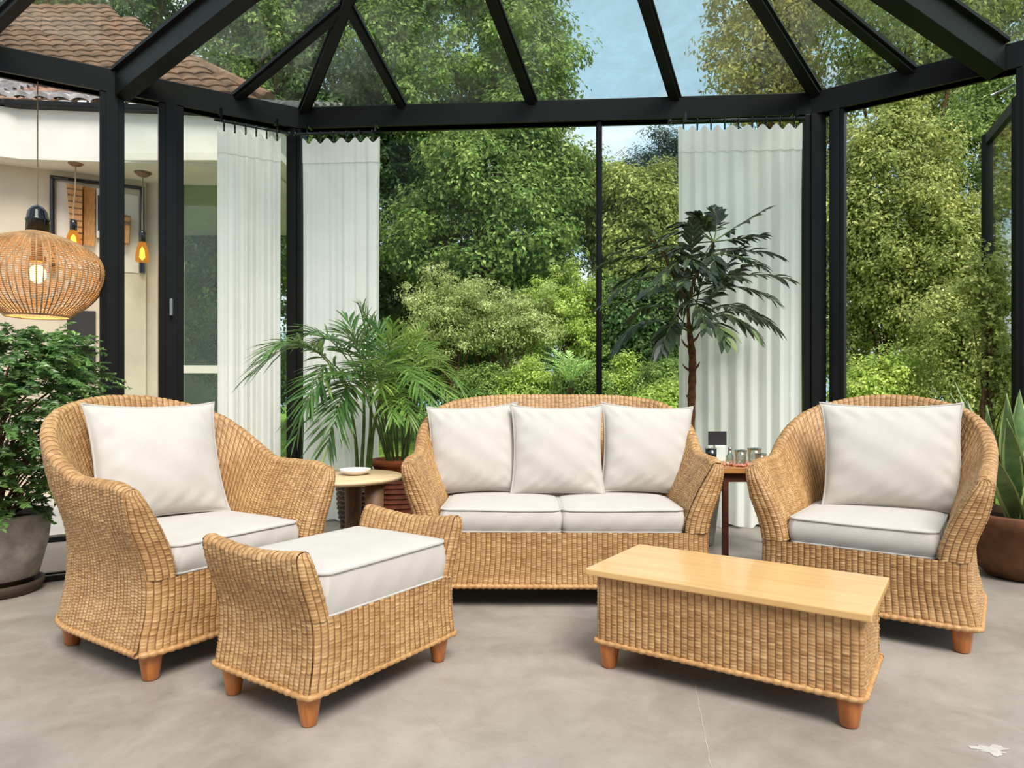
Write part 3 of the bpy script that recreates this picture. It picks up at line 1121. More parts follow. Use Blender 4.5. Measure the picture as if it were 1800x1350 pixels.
gl.bar(Vector((d0.x, d0.y, (z0 + z1) / 2)), Vector((d1.x, d1.y, (z0 + z1) / 2)), 0.008, z1 - z0 - 0.1)
put(gl.build('pane', M['houseglass'], dr, smooth=False), dr)
sy = MB()
sy.tube([P(1742, 168, 4.9), P(1765, 158, 4.85), P(1786, 146, 4.75)], 0.010, 8)
put(sy.build('stay', M['steel'], dr), dr)


# ------------------------------------------------------------------ curtains
def curtain(name, label, rodlabel, A, D, ua, ub, ztop, zbot, folds, seed, inset=0.14, rod_over=0.06):
    inn = Vector((D.y, -D.x, 0))
    if inn.y > 0:
        inn = -inn
    A2 = A + inn * inset
    p, q = on_wall(A2, D, ua), on_wall(A2, D, ub)
    L = (q - p).length
    d = (q - p).normalized()
    rng = np.random.default_rng(seed)
    ns, nz = 260, 70
    S, T = np.meshgrid(np.linspace(0, 1, ns), np.linspace(0, 1, nz), indexing='ij')
    ph = rng.uniform(0, 6, 6)
    ww = folds * 2 * PI * (S + 0.012 * np.sin(9 * S + ph[0]) + 0.006 * np.sin(2.5 * T + 5 * S))
    amp = 0.008 + 0.013 * smooth01(T / 0.12) + 0.006 * T
    off = amp * ((0.55 + 0.45 * np.sin(3 * S + ph[4])) * np.sin(ww) + 0.15 * np.sin(2.1 * ww + ph[1]) + 0.6 * np.sin(0.37 * ww + ph[2] + 0.6 * T) * smooth01(T / 0.2))
    pinch = 0.012 * np.exp(-(T / 0.02) ** 2) * np.cos(ww)
    S2 = S + 0.008 * np.sin(ww + 1.2) / folds * smooth01(T / 0.1) * 2 - 0.012 * (T * (1 - T)) * 4 * (S - 0.5)
    off = off + 0.006 * np.sin(40 * T + 7 * S) * smooth01((T - 0.95) / 0.05)
    Zt = ztop + pinch + 0.008 * np.cos(ww * 1.0) * (1 - smooth01(T / 0.05))
    Z = Zt + (zbot - Zt) * T + 0.010 * np.sin(ww * 0.5 + ph[3]) * smooth01((T - 0.9) / 0.1)
    Pt = np.stack([p.x + d.x * S2 * L + inn.x * off, p.y + d.y * S2 * L + inn.y * off, Z], -1)
    root = thing(name, label, 'curtain', (p + q) / 2)
    m = MB()
    m.grid(Pt)
    put(m.build('sheer_cloth', M['sheer'], root), root)
    # the doubled heading band at the top
    hT = int(nz * 0.055) + 2
    hb = MB()
    hb.grid(Pt[:, :hT] + np.array([inn.x, inn.y, 0]) * 0.006)
    put(hb.build('heading_band', M['sheer'], root), root)
    rod = thing('curtain_rod', rodlabel, 'curtain rod', (p + q) / 2 + Vector((0, 0, ztop + 0.06)))
    rm = MB()
    za = ztop + 0.060
    r0, r1 = p - d * rod_over, q + d * 0.02
    rm.tube([(r0.x, r0.y, za), (r1.x, r1.y, za)], 0.009, 10)
    rm.lathe([(0.004, -0.016), (0.016, -0.01), (0.018, 0), (0.016, 0.01), (0.004, 0.016)], (r0.x, r0.y, za), 12, (True, True))
    put(rm.build('rod', M['blackgloss'], rod), rod)
    for k in (0.06, 0.94):
        bq = p + d * L * k
        bm_ = MB()
        bm_.box((bq.x, bq.y, (za + ZB) / 2 + 0.004), (0.014, 0.014, ZB - za + 0.01))
        bm_.bar(Vector((bq.x, bq.y, ZB - 0.008)), Vector((bq.x, bq.y, ZB - 0.008)) - inn * (inset - 0.05), 0.02, 0.012)
        put(bm_.build('bracket', M['blackgloss'], rod, smooth=False), rod)
    nh = max(6, int(folds * 1.0))
    for k in range(nh):
        c = p + d * L * (k + 0.4) / nh
        h = MB()
        t = np.linspace(0, 2 * PI, 14, endpoint=False)
        h.tube(np.stack([c.x + inn.x * 0.017 * np.cos(t), c.y + inn.y * 0.017 * np.cos(t), za + 0.017 * np.sin(t) - 0.004], -1), 0.0045, 6, closed=True)
        h.box((c.x + inn.x * 0.004, c.y + inn.y * 0.004, za - 0.045), (0.012, 0.012, 0.055), None, 0.003)
        put(h.build('hook', M['blackgloss'], root), root)


curtain('curtain', 'white sheer curtain on the left glass wall, left of the black corner post', 'thin black curtain rod above the sheer curtain on the left glass wall', LBK, DL, 494, 382, 2.925, 0.012, 6, 3)
curtain('curtain', 'narrow white sheer curtain behind the palms, right of the black corner post', 'thin black curtain rod above the narrow curtain behind the palms', LBK, DB, 532, 668, 2.935, 0.012, 6, 4)
curtain('curtain', 'wide white sheer curtain behind the dark-leaved indoor tree', 'thin black curtain rod above the wide curtain behind the indoor tree', LBK, DB, 1192, 1410, 2.955, 0.012, 9, 5)

# ================================================================== SEATING
chair_legs = [(-0.358, -0.398), (0.358, -0.398), (-0.345, 0.19), (0.345, 0.19)]
chair = tub_seat('wicker_armchair', 'large wicker armchair at left, side woven down to wooden feet, one square pillow inside', 'armchair', 0.405, -0.42, 0.02, 0.42, 2.35, 0.69, 0.985, (-1.40, 2.90, 0), R(57), 0.125, chair_legs, 'matching wicker armchairs')
c2 = copy_tree(chair)
c2.location = (1.68, 3.165, 0)
c2.rotation_euler = (0, 0, R(-36))
c2['label'] = 'wicker armchair at right behind the coffee table, facing left beside the agave pot'

SOFA_Y = 3.60
sofa = tub_seat('wicker_loveseat', 'two-seat wicker sofa against the back windows holding three pillows', 'sofa', 0.695, -0.42, 0.02, 0.40, 3.0, 0.69, 0.985, (0.24, SOFA_Y, 0), R(-1.0), 0.125, [(-0.62, -0.37), (0.62, -0.37), (-0.58, 0.28), (0.58, 0.28)], None, drop=0.08, dpow=4.0)


def rel(root_loc, rz, x, y, z):
    c, s = math.cos(rz), math.sin(rz)
    return (root_loc[0] + c * x - s * y, root_loc[1] + s * x + c * y, z)


ZC = 0.3405
box_cushion('seat_cushion', 'cream seat cushion in the left wicker armchair', 0.555, 0.66, 0.108, rel(chair.location, R(57), 0, -0.075, ZC), R(57), 'cream seat cushions', seed=1)
box_cushion('seat_cushion', 'cream seat cushion in the right wicker armchair', 0.555, 0.66, 0.108, rel(c2.location, R(-36), 0, -0.075, ZC), R(-36), 'cream seat cushions', seed=2)
for sx, w_ in ((-0.286, 'left'), (0.286, 'right')):
    box_cushion('seat_cushion', 'cream seat cushion on the sofa, the %s one of its pair' % w_, 0.566, 0.66, 0.108, rel(sofa.location, R(-1), sx, -0.075, ZC), R(-1), 'cream seat cushions', seed=3 + (sx > 0))
ZP = ZC + 0.108 + 0.012
throw_pillow('throw_pillow', 'square cream pillow leaning in the left wicker armchair', 0.54, 0.52, 0.19, rel(chair.location, R(57), -0.02, 0.085, ZP), R(46), R(20), 'cream piped pillows', 1)
throw_pillow('throw_pillow', 'square cream pillow leaning in the right wicker armchair', 0.60, 0.515, 0.19, rel(c2.location, R(-36), 0.07, 0.06, ZP - 0.01), R(-22), R(16), 'cream piped pillows', 2)
for sx, sy, w_, sd in ((-0.44, 0.04, 'cream pillow at the left end of the sofa', 3), (0.475, 0.04, 'cream pillow at the right end of the sofa', 5), (0.0, -0.02, 'cream pillow in the middle of the sofa, in front of the other two', 4)):
    throw_pillow('throw_pillow', w_, 0.49, 0.485, 0.17, rel(sofa.location, R(-1), sx, sy, ZP), R(-1), R(15), 'cream piped pillows', sd, roll=R(-3 if sx < 0 else 3 if sx > 0 else 0))

# ------------------------------------------------------------------ footstool
foot_rz = math.atan2(0.475, 0.324)
fx = Vector((math.cos(foot_rz), math.sin(foot_rz), 0))
fy = Vector((-math.sin(foot_rz), math.cos(foot_rz), 0))
near = Vector((-0.605, 2.062, 0))
fc = near + fx * 0.2875 + fy * 0.19
foot = thing('wicker_footstool', 'low wicker footstool with flared ends and a cream cushion in front of the left armchair', 'footstool', fc, foot_rz)
FL_, FW = 0.338, 0.235         # half length, half width
fmb = MB()
for sg in (-1, 1):
    yy = np.linspace(FW, -FW, 120) if sg > 0 else np.linspace(-FW, FW, 120)
    path = np.stack([np.full(120, sg * (FL_ - 0.012)), yy], -1)

    def Hf(X, Y):
        return 0.535 - 0.020 * np.cos(np.clip(Y / FW, -1, 1) * PI / 2)
    foff = shell(fmb, path, Hf, 0.105, 0.322, 0.062, 0.052, 0.019, True, 0.008, 0.008, 1.25, capbulge=0.012)
for sg in (-1, 1):
    def ff(A, B, sg=sg):
        wz = FL_ - 0.012 + foff(0.105 + B, 0)
        return np.stack([A * wz * -sg, sg * (FW + 0.012 * (1 - np.abs(A) ** 12)) + 0 * A, 0.105 + B], -1)
    panel(fmb, ff, -1, 1, 0, 0.222, flip=1.0)
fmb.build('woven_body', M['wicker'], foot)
hm = MB()
o2 = rrect(2 * FL_ + 0.012, 2 * FW + 0.022, 0.025)
hem_tube(hm, [(x, y, 0.105) for x, y in list(o2) + [o2[0]]], 0.009)
hm.build('woven_hem', M['hem'], foot)
dk = MB()
dk.box((0, 0, 0.3145), (2 * FL_ - 0.05, 2 * FW, 0.008))
dk.box((0, 0, 0.115), (2 * FL_ - 0.05, 2 * FW, 0.008))
dk.build('seat_deck', M['deck'], foot, smooth=False)
for x, y in ((-1, -1), (1, -1), (-1, 1), (1, 1)):
    lm = MB()
    leg_mesh(lm, x * 0.2975, y * 0.19, 0.114, 0.038, 0.024)
    lm.build('leg', M['leg'], foot)
box_cushion('seat_cushion', 'cream cushion lying on the wicker footstool', 0.575, 0.47, 0.135, (fc.x - fy.x * 0.004, fc.y - fy.y * 0.004, 0.3195), foot_rz, 'cream seat cushions', seed=9)

# ------------------------------------------------------------------ coffee table
ct_rz = math.atan2(-0.523, 0.77)
ctc = (Vector((0.264, 2.477, 0)) + Vector((1.306, 2.363, 0))) / 2
ct = thing('coffee_table', 'rectangular wicker coffee table with a smooth light wood top', 'coffee table', ctc, ct_rz)
TL, TW = 0.465, 0.240
tm = MB()
tm.box((0, 0, 0.349), (2 * TL, 2 * TW, 0.026), None, 0.005)
tm.build('table_top', M['maple'], ct, smooth=False)
bmb = MB()
BL, BW = TL - 0.030, TW - 0.025
o2 = rrect(2 * BL, 2 * BW, 0.028)[::-1]
o2 = np.concatenate([o2, o2[:1]])
dcs = np.concatenate([[0], np.cumsum(np.linalg.norm(np.diff(o2, axis=0), axis=1))])
s = np.linspace(0, dcs[-1], int(dcs[-1] / 0.0044))
zz = np.linspace(0.098, 0.337, 74)
C = np.stack([np.repeat(np.interp(s, dcs, o2[:, 0])[:, None], 74, 1), np.repeat(np.interp(s, dcs, o2[:, 1])[:, None], 74, 1), np.repeat(zz[None], len(s), 0)], -1)
U, V = np.repeat(s[:, None], 74, 1), np.repeat(zz[None], len(s), 0)
bmb.grid(weave(C, U, V, -1.0), uv=np.stack([U, V], -1))
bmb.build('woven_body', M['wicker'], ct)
hm = MB()
o3 = rrect(2 * BL + 0.014, 2 * BW + 0.014, 0.03)
hem_tube(hm, [(x, y, 0.098) for x, y in list(o3) + [o3[0]]], 0.009)
hm.build('woven_hem', M['hem'], ct)
dk = MB()
dk.box((0, 0, 0.108), (2 * BL - 0.02, 2 * BW - 0.02, 0.008))
dk.build('base_board', M['deck'], ct, smooth=False)
for x, y in ((-1, -1), (1, -1), (-1, 1), (1, 1)):
    lm = MB()
    leg_mesh(lm, x * (BL - 0.038), y * (BW - 0.034), 0.106, 0.040, 0.027)
    lm.build('leg', M['leg'], ct)

# ------------------------------------------------------------------ side tables
s1 = thing('round_side_table', 'round pale wood side table between the left armchair and the sofa', 'side table', (-0.97, 3.95, 0))
tm = MB()
tm.lathe([(0.01, 0.492), (0.30, 0.492), (0.328, 0.500), (0.333, 0.512), (0.328, 0.520), (0.01, 0.520)], (0, 0, 0), 56, (True, True))
tm.build('table_top', M['oak'], s1)
for k, (x, y) in enumerate(((0.20, -0.13), (-0.20, -0.13), (0.0, 0.22))):
    lm = MB()
    lm.lathe([(0.050, 0), (0.053, 0.02), (0.050, 0.25), (0.054, 0.493)], (x, y, 0), 16, (True, True))
    lm.build('leg', M['midwood'], s1)
dish = MB()
dp = P(622, 826, 3.96)
dish.lathe([(0.008, 0.003), (0.055, 0.003), (0.085, 0.022), (0.092, 0.036), (0.086, 0.036), (0.078, 0.024), (0.05, 0.010), (0.008, 0.010)], (0, 0, 0), 40, (True, True))
dm = dish.build('shallow_dish', M['ceramic'])
dm.location = (dp.x, 3.99, 0.5185)
tag(dm, 'shallow speckled white dish on the round side table', 'dish')

s2 = thing('wooden_side_table', 'wooden side table holding glasses between the sofa and the right armchair', 'side table', (1.385, 4.30, 0))
tm = MB()
tm.box((0, 0, 0.537), (0.74, 0.50, 0.036), None, 0.005)
tm.build('table_top', M['teak'], s2, smooth=False)
am = MB()
am.box((0, -0.205, 0.492), (0.66, 0.022, 0.055))
am.box((0, 0.205, 0.492), (0.66, 0.022, 0.055))
am.box((-0.32, 0, 0.492), (0.022, 0.40, 0.055))
am.box((0.32, 0, 0.492), (0.022, 0.40, 0.055))
am.build('apron', M['darkwood'], s2, smooth=False)
for x in (-0.1, 0.32):
    for y in (-0.2, 0.2):
        lm = MB()
        lm.box((x if x > 0 else -0.105 - 0.0, y, 0.26), (0.034, 0.034, 0.52), None, 0.004)
        lm.build('leg', M['darkwood'], s2, smooth=False)
ZT = 0.5555


def tumbler(u, v, d, r, h, label, mat='clearglass', rim='greenrim', liquid=None):
    p = P(u, v, d)
    o = thing('tumbler', label, 'glass', (p.x, d, ZT), 0, 'tumblers on the wooden side table')
    m = MB()
    m.lathe([(0.002, 0.0), (r * 0.86, 0.0), (r, h), (r - 0.0035, h), (r * 0.86 - 0.003, 0.006), (0.002, 0.006)], (0, 0, 0), 28)
    m.build('glass_body', M[mat], o)
    rm = MB()
    t = np.linspace(0, 2 * PI, 28, endpoint=False)
    rm.tube(np.stack([(r - 0.0015) * np.cos(t), (r - 0.0015) * np.sin(t), np.full(28, h)], -1), 0.0042, 6, closed=True)
    rm.build('rim', M[rim], o)
    if liquid:
        lm = MB()
        lm.lathe([(0.002, 0.008), (r * 0.84, 0.008), (r * 0.90, h * 0.72), (0.002, h * 0.72)], (0, 0, 0), 24)
        lm.build('drink', M[liquid], o)


tumbler(1302, 800, 4.22, 0.036, 0.086, 'clear green-rimmed tumbler on the wooden side table, left of the two others like it')
tumbler(1326, 800, 4.28, 0.042, 0.092, 'wide clear green-rimmed tumbler in the middle of the clear tumblers on the wooden side table')
tumbler(1337, 800, 4.14, 0.032, 0.072, 'small clear green-rimmed tumbler at the right end of the wooden side table')
tumbler(1250, 800, 4.20, 0.034, 0.100, 'blue tumbler at the left end of the wooden side table below the black card', 'blueglass', 'clearglass', 'blueglass')
p = P(1283, 800, 4.16)
o = thing('glass_bottle', 'small clear glass bottle between the mint card holder and the tumblers', 'bottle', (p.x, 4.16, ZT))
m = MB()
m.lathe([(0.002, 0), (0.022, 0), (0.023, 0.055), (0.012, 0.075), (0.010, 0.098), (0.007, 0.098), (0.009, 0.075), (0.019, 0.053), (0.002, 0.004)], (0, 0, 0), 24)
m.build('glass_body', M['clearglass'], o)
m = MB()
m.lathe([(0.0115, 0.094), (0.0115, 0.108), (0.002, 0.110)], (0, 0, 0), 16)
m.build('stopper', M['steel'], o)
p = P(1261, 780, 4.40)
o = thing('card_stand', 'black rectangular card standing in a pale mint holder on the side table', 'sign', (p.x, 4.40, ZT))
m = MB()
m.box((0.0, 0, 0.150), (0.118, 0.008, 0.088), None, 0.001)
m.build('card', M['slate'], o, smooth=False)
m = MB()
m.box((0.012, 0, 0.053), (0.066, 0.045, 0.106), None, 0.006)
m.build('holder', M['whitecard'], o, smooth=False)
m = MB()
rng = np.random.default_rng(5)
for i in range(60):
    x = 1.275 + 0.24 * rng.random()
    y = 4.10 + 0.035 * math.sin(x * 40) + 0.03 * rng.random()
    rr = rng.uniform(0.006, 0.010)
    m.lathe([(0.0005, -rr), (rr * 0.7, -rr * 0.7), (rr, 0), (rr * 0.7, rr * 0.7), (0.0005, rr)], (x, y, ZT + rr * 0.98), 8)
o = m.build('bead_garland', M['bead'])
tag(o, 'coral bead garland lying loose on the front of the wooden side table', 'beads')

# ================================================================== PLANTS INDOORS
# yew-like shrub in a concrete pot
px = thing('potted_shrub', 'bushy evergreen shrub in a grey concrete pot at the left edge, beside the armchair', 'potted plant', (-2.58, 3.42, 0))
m = MB()
m.lathe([(0.16, 0.075), (0.175, 0.08), (0.215, 0.24), (0.232, 0.385), (0.236, 0.395), (0.225, 0.400), (0.212, 0.395), (0.206, 0.33)], (0, 0, 0), 48, (True, False))
m.build('pot', M['concretepot'], px)
m = MB()
m.lathe([(0.15, 0.0), (0.185, 0.004), (0.20, 0.04), (0.20, 0.058), (0.185, 0.058), (0.18, 0.045), (0.02, 0.045)], (0, 0, 0), 40, (True, True))
m.lathe([(0.02, 0.045), (0.15, 0.045), (0.16, 0.08)], (0, 0, 0), 40)
m.build('saucer', M['saucer'], px)
m = MB()
m.lathe([(0.002, 0.368), (0.10, 0.366), (0.207, 0.355)], (0, 0, 0), 40)
m.build('soil', M['soil'], px)
m = MB()
sm = MB()
rng = np.random.default_rng(3)
pos, nrm, al, tone = [], [], [], []
for i in range(900):
    a_ = rng.uniform(0, 2 * PI)
    zz_ = rng.random() ** 0.8
    z = 0.42 + 0.86 * zz_
    rmax = 0.20 + 0.20 * math.sin(PI * min(1, 0.12 + zz_ * 0.85)) ** 0.8
    r_ = rmax * math.sqrt(rng.random() * 0.75 + 0.25)
    b = np.array([r_ * math.cos(a_) + (0.06 if z > 0.8 else 0.0), r_ * math.sin(a_), z])
    d = np.array([math.cos(a_), math.sin(a_), rng.uniform(-0.15, 0.85)])
    d += rng.normal(0, 0.25, 3)
    d /= np.linalg.norm(d)
    L = rng.uniform(0.10, 0.22)
    sb = np.array([0.02 * math.cos(a_), 0.02 * math.sin(a_), max(0.36, z - 0.28)])
    if i % 10 == 0:
        sm.tube([sb, (sb + b) / 2 + np.array([0, 0, 0.03]), b], [0.007, 0.005, 0.002], 5)
    k = 34
    tt = np.linspace(0.0, 1, k)
    c = b + d * L * tt[:, None] + np.array([0, 0, -0.07]) * (tt ** 2)[:, None]
    sd = np.cross(d, [0, 0, 1.0])
    sd /= np.linalg.norm(sd) + 1e-9
    sgn = np.where(np.arange(k) % 2 == 0, 1, -1)[:, None]
    dirs = sd * sgn + d * 0.7 + rng.normal(0, 0.25, (k, 3))
    dirs /= np.linalg.norm(dirs, axis=1, keepdims=True)
    ll = rng.uniform(0.022, 0.036, k) * (1.15 - 0.6 * tt)
    pos.append(c + dirs * ll[:, None] * 0.6)
    al.append(dirs)
    nrm.append(np.array([0, 0, 1.0]) + d * 0.4 + rng.normal(0, 0.45, (k, 3)))
    tone.append(np.clip(0.25 + 0.35 * tt + rng.normal(0, 0.14) + 0.12 * zz_, 0, 1))
pos, nrm, al, tone = (np.concatenate(x) for x in (pos, nrm, al, tone))
leaf_quads(m, pos, nrm, np.full(len(pos), 0.036), 0.42, tone, al)
m.build('foliage', M['lf_yew'], px, smooth=False)
sm.tube([(0, 0, 0.34), (0.01, 0, 0.55), (-0.01, 0.01, 0.8)], [0.022, 0.018, 0.01], 8)
sm.build('stem', M['bark'], px)

# palms behind the round side table
D1, D2 = 4.55, 4.70
pt = P(634, 850, D1)
pa = thing('potted_palm', 'left palm with arching fronds in a dark woven planter, by the narrow curtain', 'potted plant', (pt.x, D1, 0), 0, 'two indoor palms')
m = MB()
m.lathe([(0.10, 0.0), (0.115, 0.02), (0.15, 0.25), (0.16, 0.47), (0.145, 0.475), (0.14, 0.44)], (0, 0, 0), 40, (True, False))
pot1 = m.build('planter', M['darkbasket'], pa)
m = MB()
for k in range(14):
    z = 0.05 + k * 0.031
    r_ = np.interp(z, [0.02, 0.25, 0.47], [0.117, 0.152, 0.162])
    t = np.linspace(0, 2 * PI, 64, endpoint=False)
    m.tube(np.stack([r_ * np.cos(t), r_ * np.sin(t), z + 0.004 * np.sin(16 * t + PI * (k % 2))], -1), 0.0055, 5, closed=True)
m.build('weave_band', M['midwood'], pot1)
m = MB()
m.lathe([(0.002, 0.45), (0.14, 0.44)], (0, 0, 0), 30)
m.build('soil', M['soil'], pa)


def W(u, v, d):
    return np.array(P(u, v, d))


def cane(root, pts, r0, r1, mat):
    mb_ = MB()
    pts = np.array(pts)
    t = np.linspace(0, 1, len(pts))
    tt = np.linspace(0, 1, 14)
    q = np.stack([np.interp(tt, t, pts[:, i]) for i in range(3)], -1)
    for _ in range(2):
        q[1:-1] = (q[:-2] + 2 * q[1:-1] + q[2:]) / 4
    rr_ = np.linspace(r0, r1, 14) * (1 + 0.08 * np.sin(np.arange(14) * 2.2))
    mb_.tube(q, rr_, 8)
    put(mb_.build('stem', M[mat], root), root)


def fronds(root, rows, n, ll, lw, mat, sr, rng, **kw):
    for p0, p1, p2, tone in rows:
        mb_, st = MB(), MB()
        frond(mb_, st, p0, p1, p2, n, ll, lw, rng=rng, tone=tone, sr=sr, **kw)
        f = put(mb_.build('frond', M[mat], root, smooth=False), root)
        s_ = st.build('midrib', M['cane'], f)
        s_.matrix_parent_inverse = Matrix.Identity(4)


rng = np.random.default_rng(21)
for (u0, v0), (u1, v1), (u2, v2) in (((628, 812), (624, 760), (612, 690)), ((636, 812), (640, 755), (640, 680)), ((646, 812), (652, 750), (652, 690)), ((651, 815), (655, 760), (668, 700))):
    cane(pa, [W(u0, v0 + 30, D1), W(u0, v0, D1), W(u1, v1, D1 - 0.03), W(u2, v2, D1 - 0.05)], 0.014, 0.009, 'cane')
F1 = []
for (u0, v0, uc, vc, ut, vt, dt, tn) in (
        (612, 690, 545, 540, 437, 662, -0.35, 0.55), (612, 690, 540, 560, 470, 620, -0.45, 0.6), (614, 690, 575, 560, 520, 770, -0.35, 0.5),
        (614, 695, 590, 600, 535, 720, -0.5, 0.4), (640, 680, 575, 560, 530, 590, 0.05, 0.45), (640, 680, 600, 570, 560, 600, 0.25, 0.35),
        (640, 682, 640, 600, 600, 585, -0.1, 0.55), (652, 690, 650, 610, 634, 545, -0.05, 0.5), (652, 690, 640, 620, 610, 560, 0.2, 0.4),
        (640, 690, 600, 640, 575, 790, -0.4, 0.45), (652, 692, 615, 620, 590, 740, -0.55, 0.35), (668, 700, 690, 610, 660, 570, 0.1, 0.5),
        (668, 700, 670, 640, 640, 640, -0.45, 0.55), (655, 700, 640, 640, 600, 660, -0.5, 0.6)):
    F1.append((W(u0, v0, D1 - 0.05), W(uc, vc, D1 + dt * 0.5), W(ut, vt, D1 + dt), tn))
fronds(pa, F1, 17, 0.26, 0.020, 'lf_palm', 0.006, rng, droop=0.28)

pt = P(698, 850, D2)
pb = thing('potted_palm', 'right palm with many thin canes in a terracotta pot set in a rust basket', 'potted plant', (pt.x, D2, 0), 0, 'two indoor palms')
m = MB()
m.lathe([(0.11, 0.36), (0.145, 0.46), (0.165, 0.50), (0.172, 0.50), (0.172, 0.545), (0.16, 0.545), (0.155, 0.50), (0.14, 0.48)], (0, 0, 0), 40, (True, False))
m.build('pot', M['terra'], pb)
m = MB()
m.lathe([(0.14, 0.0), (0.16, 0.01), (0.165, 0.2), (0.155, 0.445), (0.145, 0.445), (0.15, 0.3), (0.13, 0.05), (0.02, 0.05)], (0, 0, 0), 40, (True, True))
bk = m.build('basket', M['rust'], pb)
m = MB()
for k in range(13):
    z = 0.03 + k * 0.033
    r_ = np.interp(z, [0.01, 0.2, 0.445], [0.162, 0.167, 0.157])
    t = np.linspace(0, 2 * PI, 48, endpoint=False)
    m.tube(np.stack([r_ * np.cos(t), r_ * np.sin(t), np.full(48, z)], -1), 0.007, 6, closed=True)
m.build('rib', M['rust'], bk)
m = MB()
m.lathe([(0.002, 0.51), (0.152, 0.50)], (0, 0, 0), 30)
m.build('soil', M['soil'], pb)
tops = []
for k in range(24):
    a_ = rng.uniform(0, 2 * PI)
    b0 = np.array([pt.x + 0.06 * math.cos(a_), D2 + 0.06 * math.sin(a_), 0.50])
    u1_, v1_ = 690 + 45 * math.cos(a_) + rng.normal(0, 6), rng.uniform(640, 740)
    t1 = W(u1_, v1_, D2 + 0.12 * math.sin(a_))
    cane(pb, [b0, b0 * 0.6 + t1 * 0.4 + np.array([0, 0, 0.02]), t1], 0.0075, 0.005, 'cane')
    tops.append(t1)
F2 = []
for i, (ut, vt, uc, vc, dt, tn) in enumerate((
        (634, 538, 672, 600, -0.1, 0.5), (650, 575, 680, 600, 0.1, 0.5), (712, 588, 700, 620, 0.0, 0.8), (742, 575, 722, 600, 0.1, 0.8), (730, 590, 705, 610, -0.2, 0.75),
        (690, 570, 695, 620, -0.3, 0.7), (822, 705, 770, 590, -0.2, 0.45), (800, 720, 750, 610, -0.4, 0.45), (790, 650, 745, 600, 0.1, 0.5), (770, 730, 730, 620, -0.5, 0.4),
        (745, 700, 715, 630, -0.5, 0.4), (720, 740, 700, 650, -0.55, 0.45), (690, 735, 685, 660, -0.6, 0.4), (760, 620, 725, 600, 0.25, 0.6), (660, 640, 675, 620, 0.3, 0.55), (785, 690, 740, 640, -0.1, 0.5), (752, 770, 725, 700, -0.4, 0.4), (670, 690, 672, 640, -0.5, 0.5))):
    F2.append((tops[i % len(tops)], W(uc, vc, D2 + dt * 0.5), W(ut, vt, D2 + dt), tn))
fronds(pb, F2, 19, 0.20, 0.0135, 'lf_palmlime', 0.005, rng, droop=0.3, start=0.2)

# the dark-leaved indoor tree behind the sofa
D3 = 4.55
pt = P(1214, 720, D3)
tr = thing('indoor_tree', 'slim indoor tree with dark glossy drooping leaves behind the right end of the sofa', 'potted plant', (pt.x, D3, 0))
m = MB()
m.lathe([(0.14, 0.0), (0.15, 0.01), (0.19, 0.34), (0.20, 0.36), (0.185, 0.36), (0.18, 0.30)], (0, 0, 0), 40, (True, False))
m.build('pot', M['concretepot'], tr)
m = MB()
m.lathe([(0.002, 0.32), (0.182, 0.31)], (0, 0, 0), 30)
m.build('soil', M['soil'], tr)
m = MB()
q = np.array([W(1213, 830, D3), W(1214, 760, D3), W(1216, 690, D3), W(1218, 630, D3), W(1211, 575, D3), W(1209, 540, D3), W(1216, 500, D3), W(1240, 460, D3), W(1254, 425, D3)])
q[0][2] = 0.30
tt = np.linspace(0, 1, 60)
q2 = np.stack([np.interp(tt, np.linspace(0, 1, 9), q[:, i]) for i in range(3)], -1)
for _ in range(6):
    q2[1:-1] = (q2[:-2] + 2 * q2[1:-1] + q2[2:]) / 4
m.tube(q2, np.interp(tt, [0, 0.4, 0.55, 1], [0.028, 0.025, 0.011, 0.005]) * (1 + 0.10 * np.sin(np.arange(60) * 1.9)), 10)
for u_, v_, du_, dv_ in ((1214, 652, -14, -12), (1222, 648, 8, -12), (1214, 700, -8, -6), (1212, 612, -14, -16), (1218, 600, 12, -16)):
    m.tube([W(u_, v_, D3), W(u_ + du_ * 0.6, v_ + dv_ * 0.4, D3 - 0.02), W(u_ + du_, v_ + dv_, D3 - 0.02)], [0.010, 0.008, 0.003], 6)
put(m.build('trunk', M['redbark'], tr), tr)
NODES = {'a': W(1214, 585, D3), 'b': W(1211, 525, D3), 'c': W(1245, 450, D3), 'd': W(1180, 470, D3), 'e': W(1254, 425, D3)}
m = MB()
m.tube([W(1211, 530, D3), W(1190, 500, D3 - 0.05), W(1165, 445, D3 - 0.08), W(1140, 415, D3 - 0.1)], [0.010, 0.008, 0.006, 0.004], 6)
put(m.build('branch', M['redbark'], tr), tr)
F3 = []
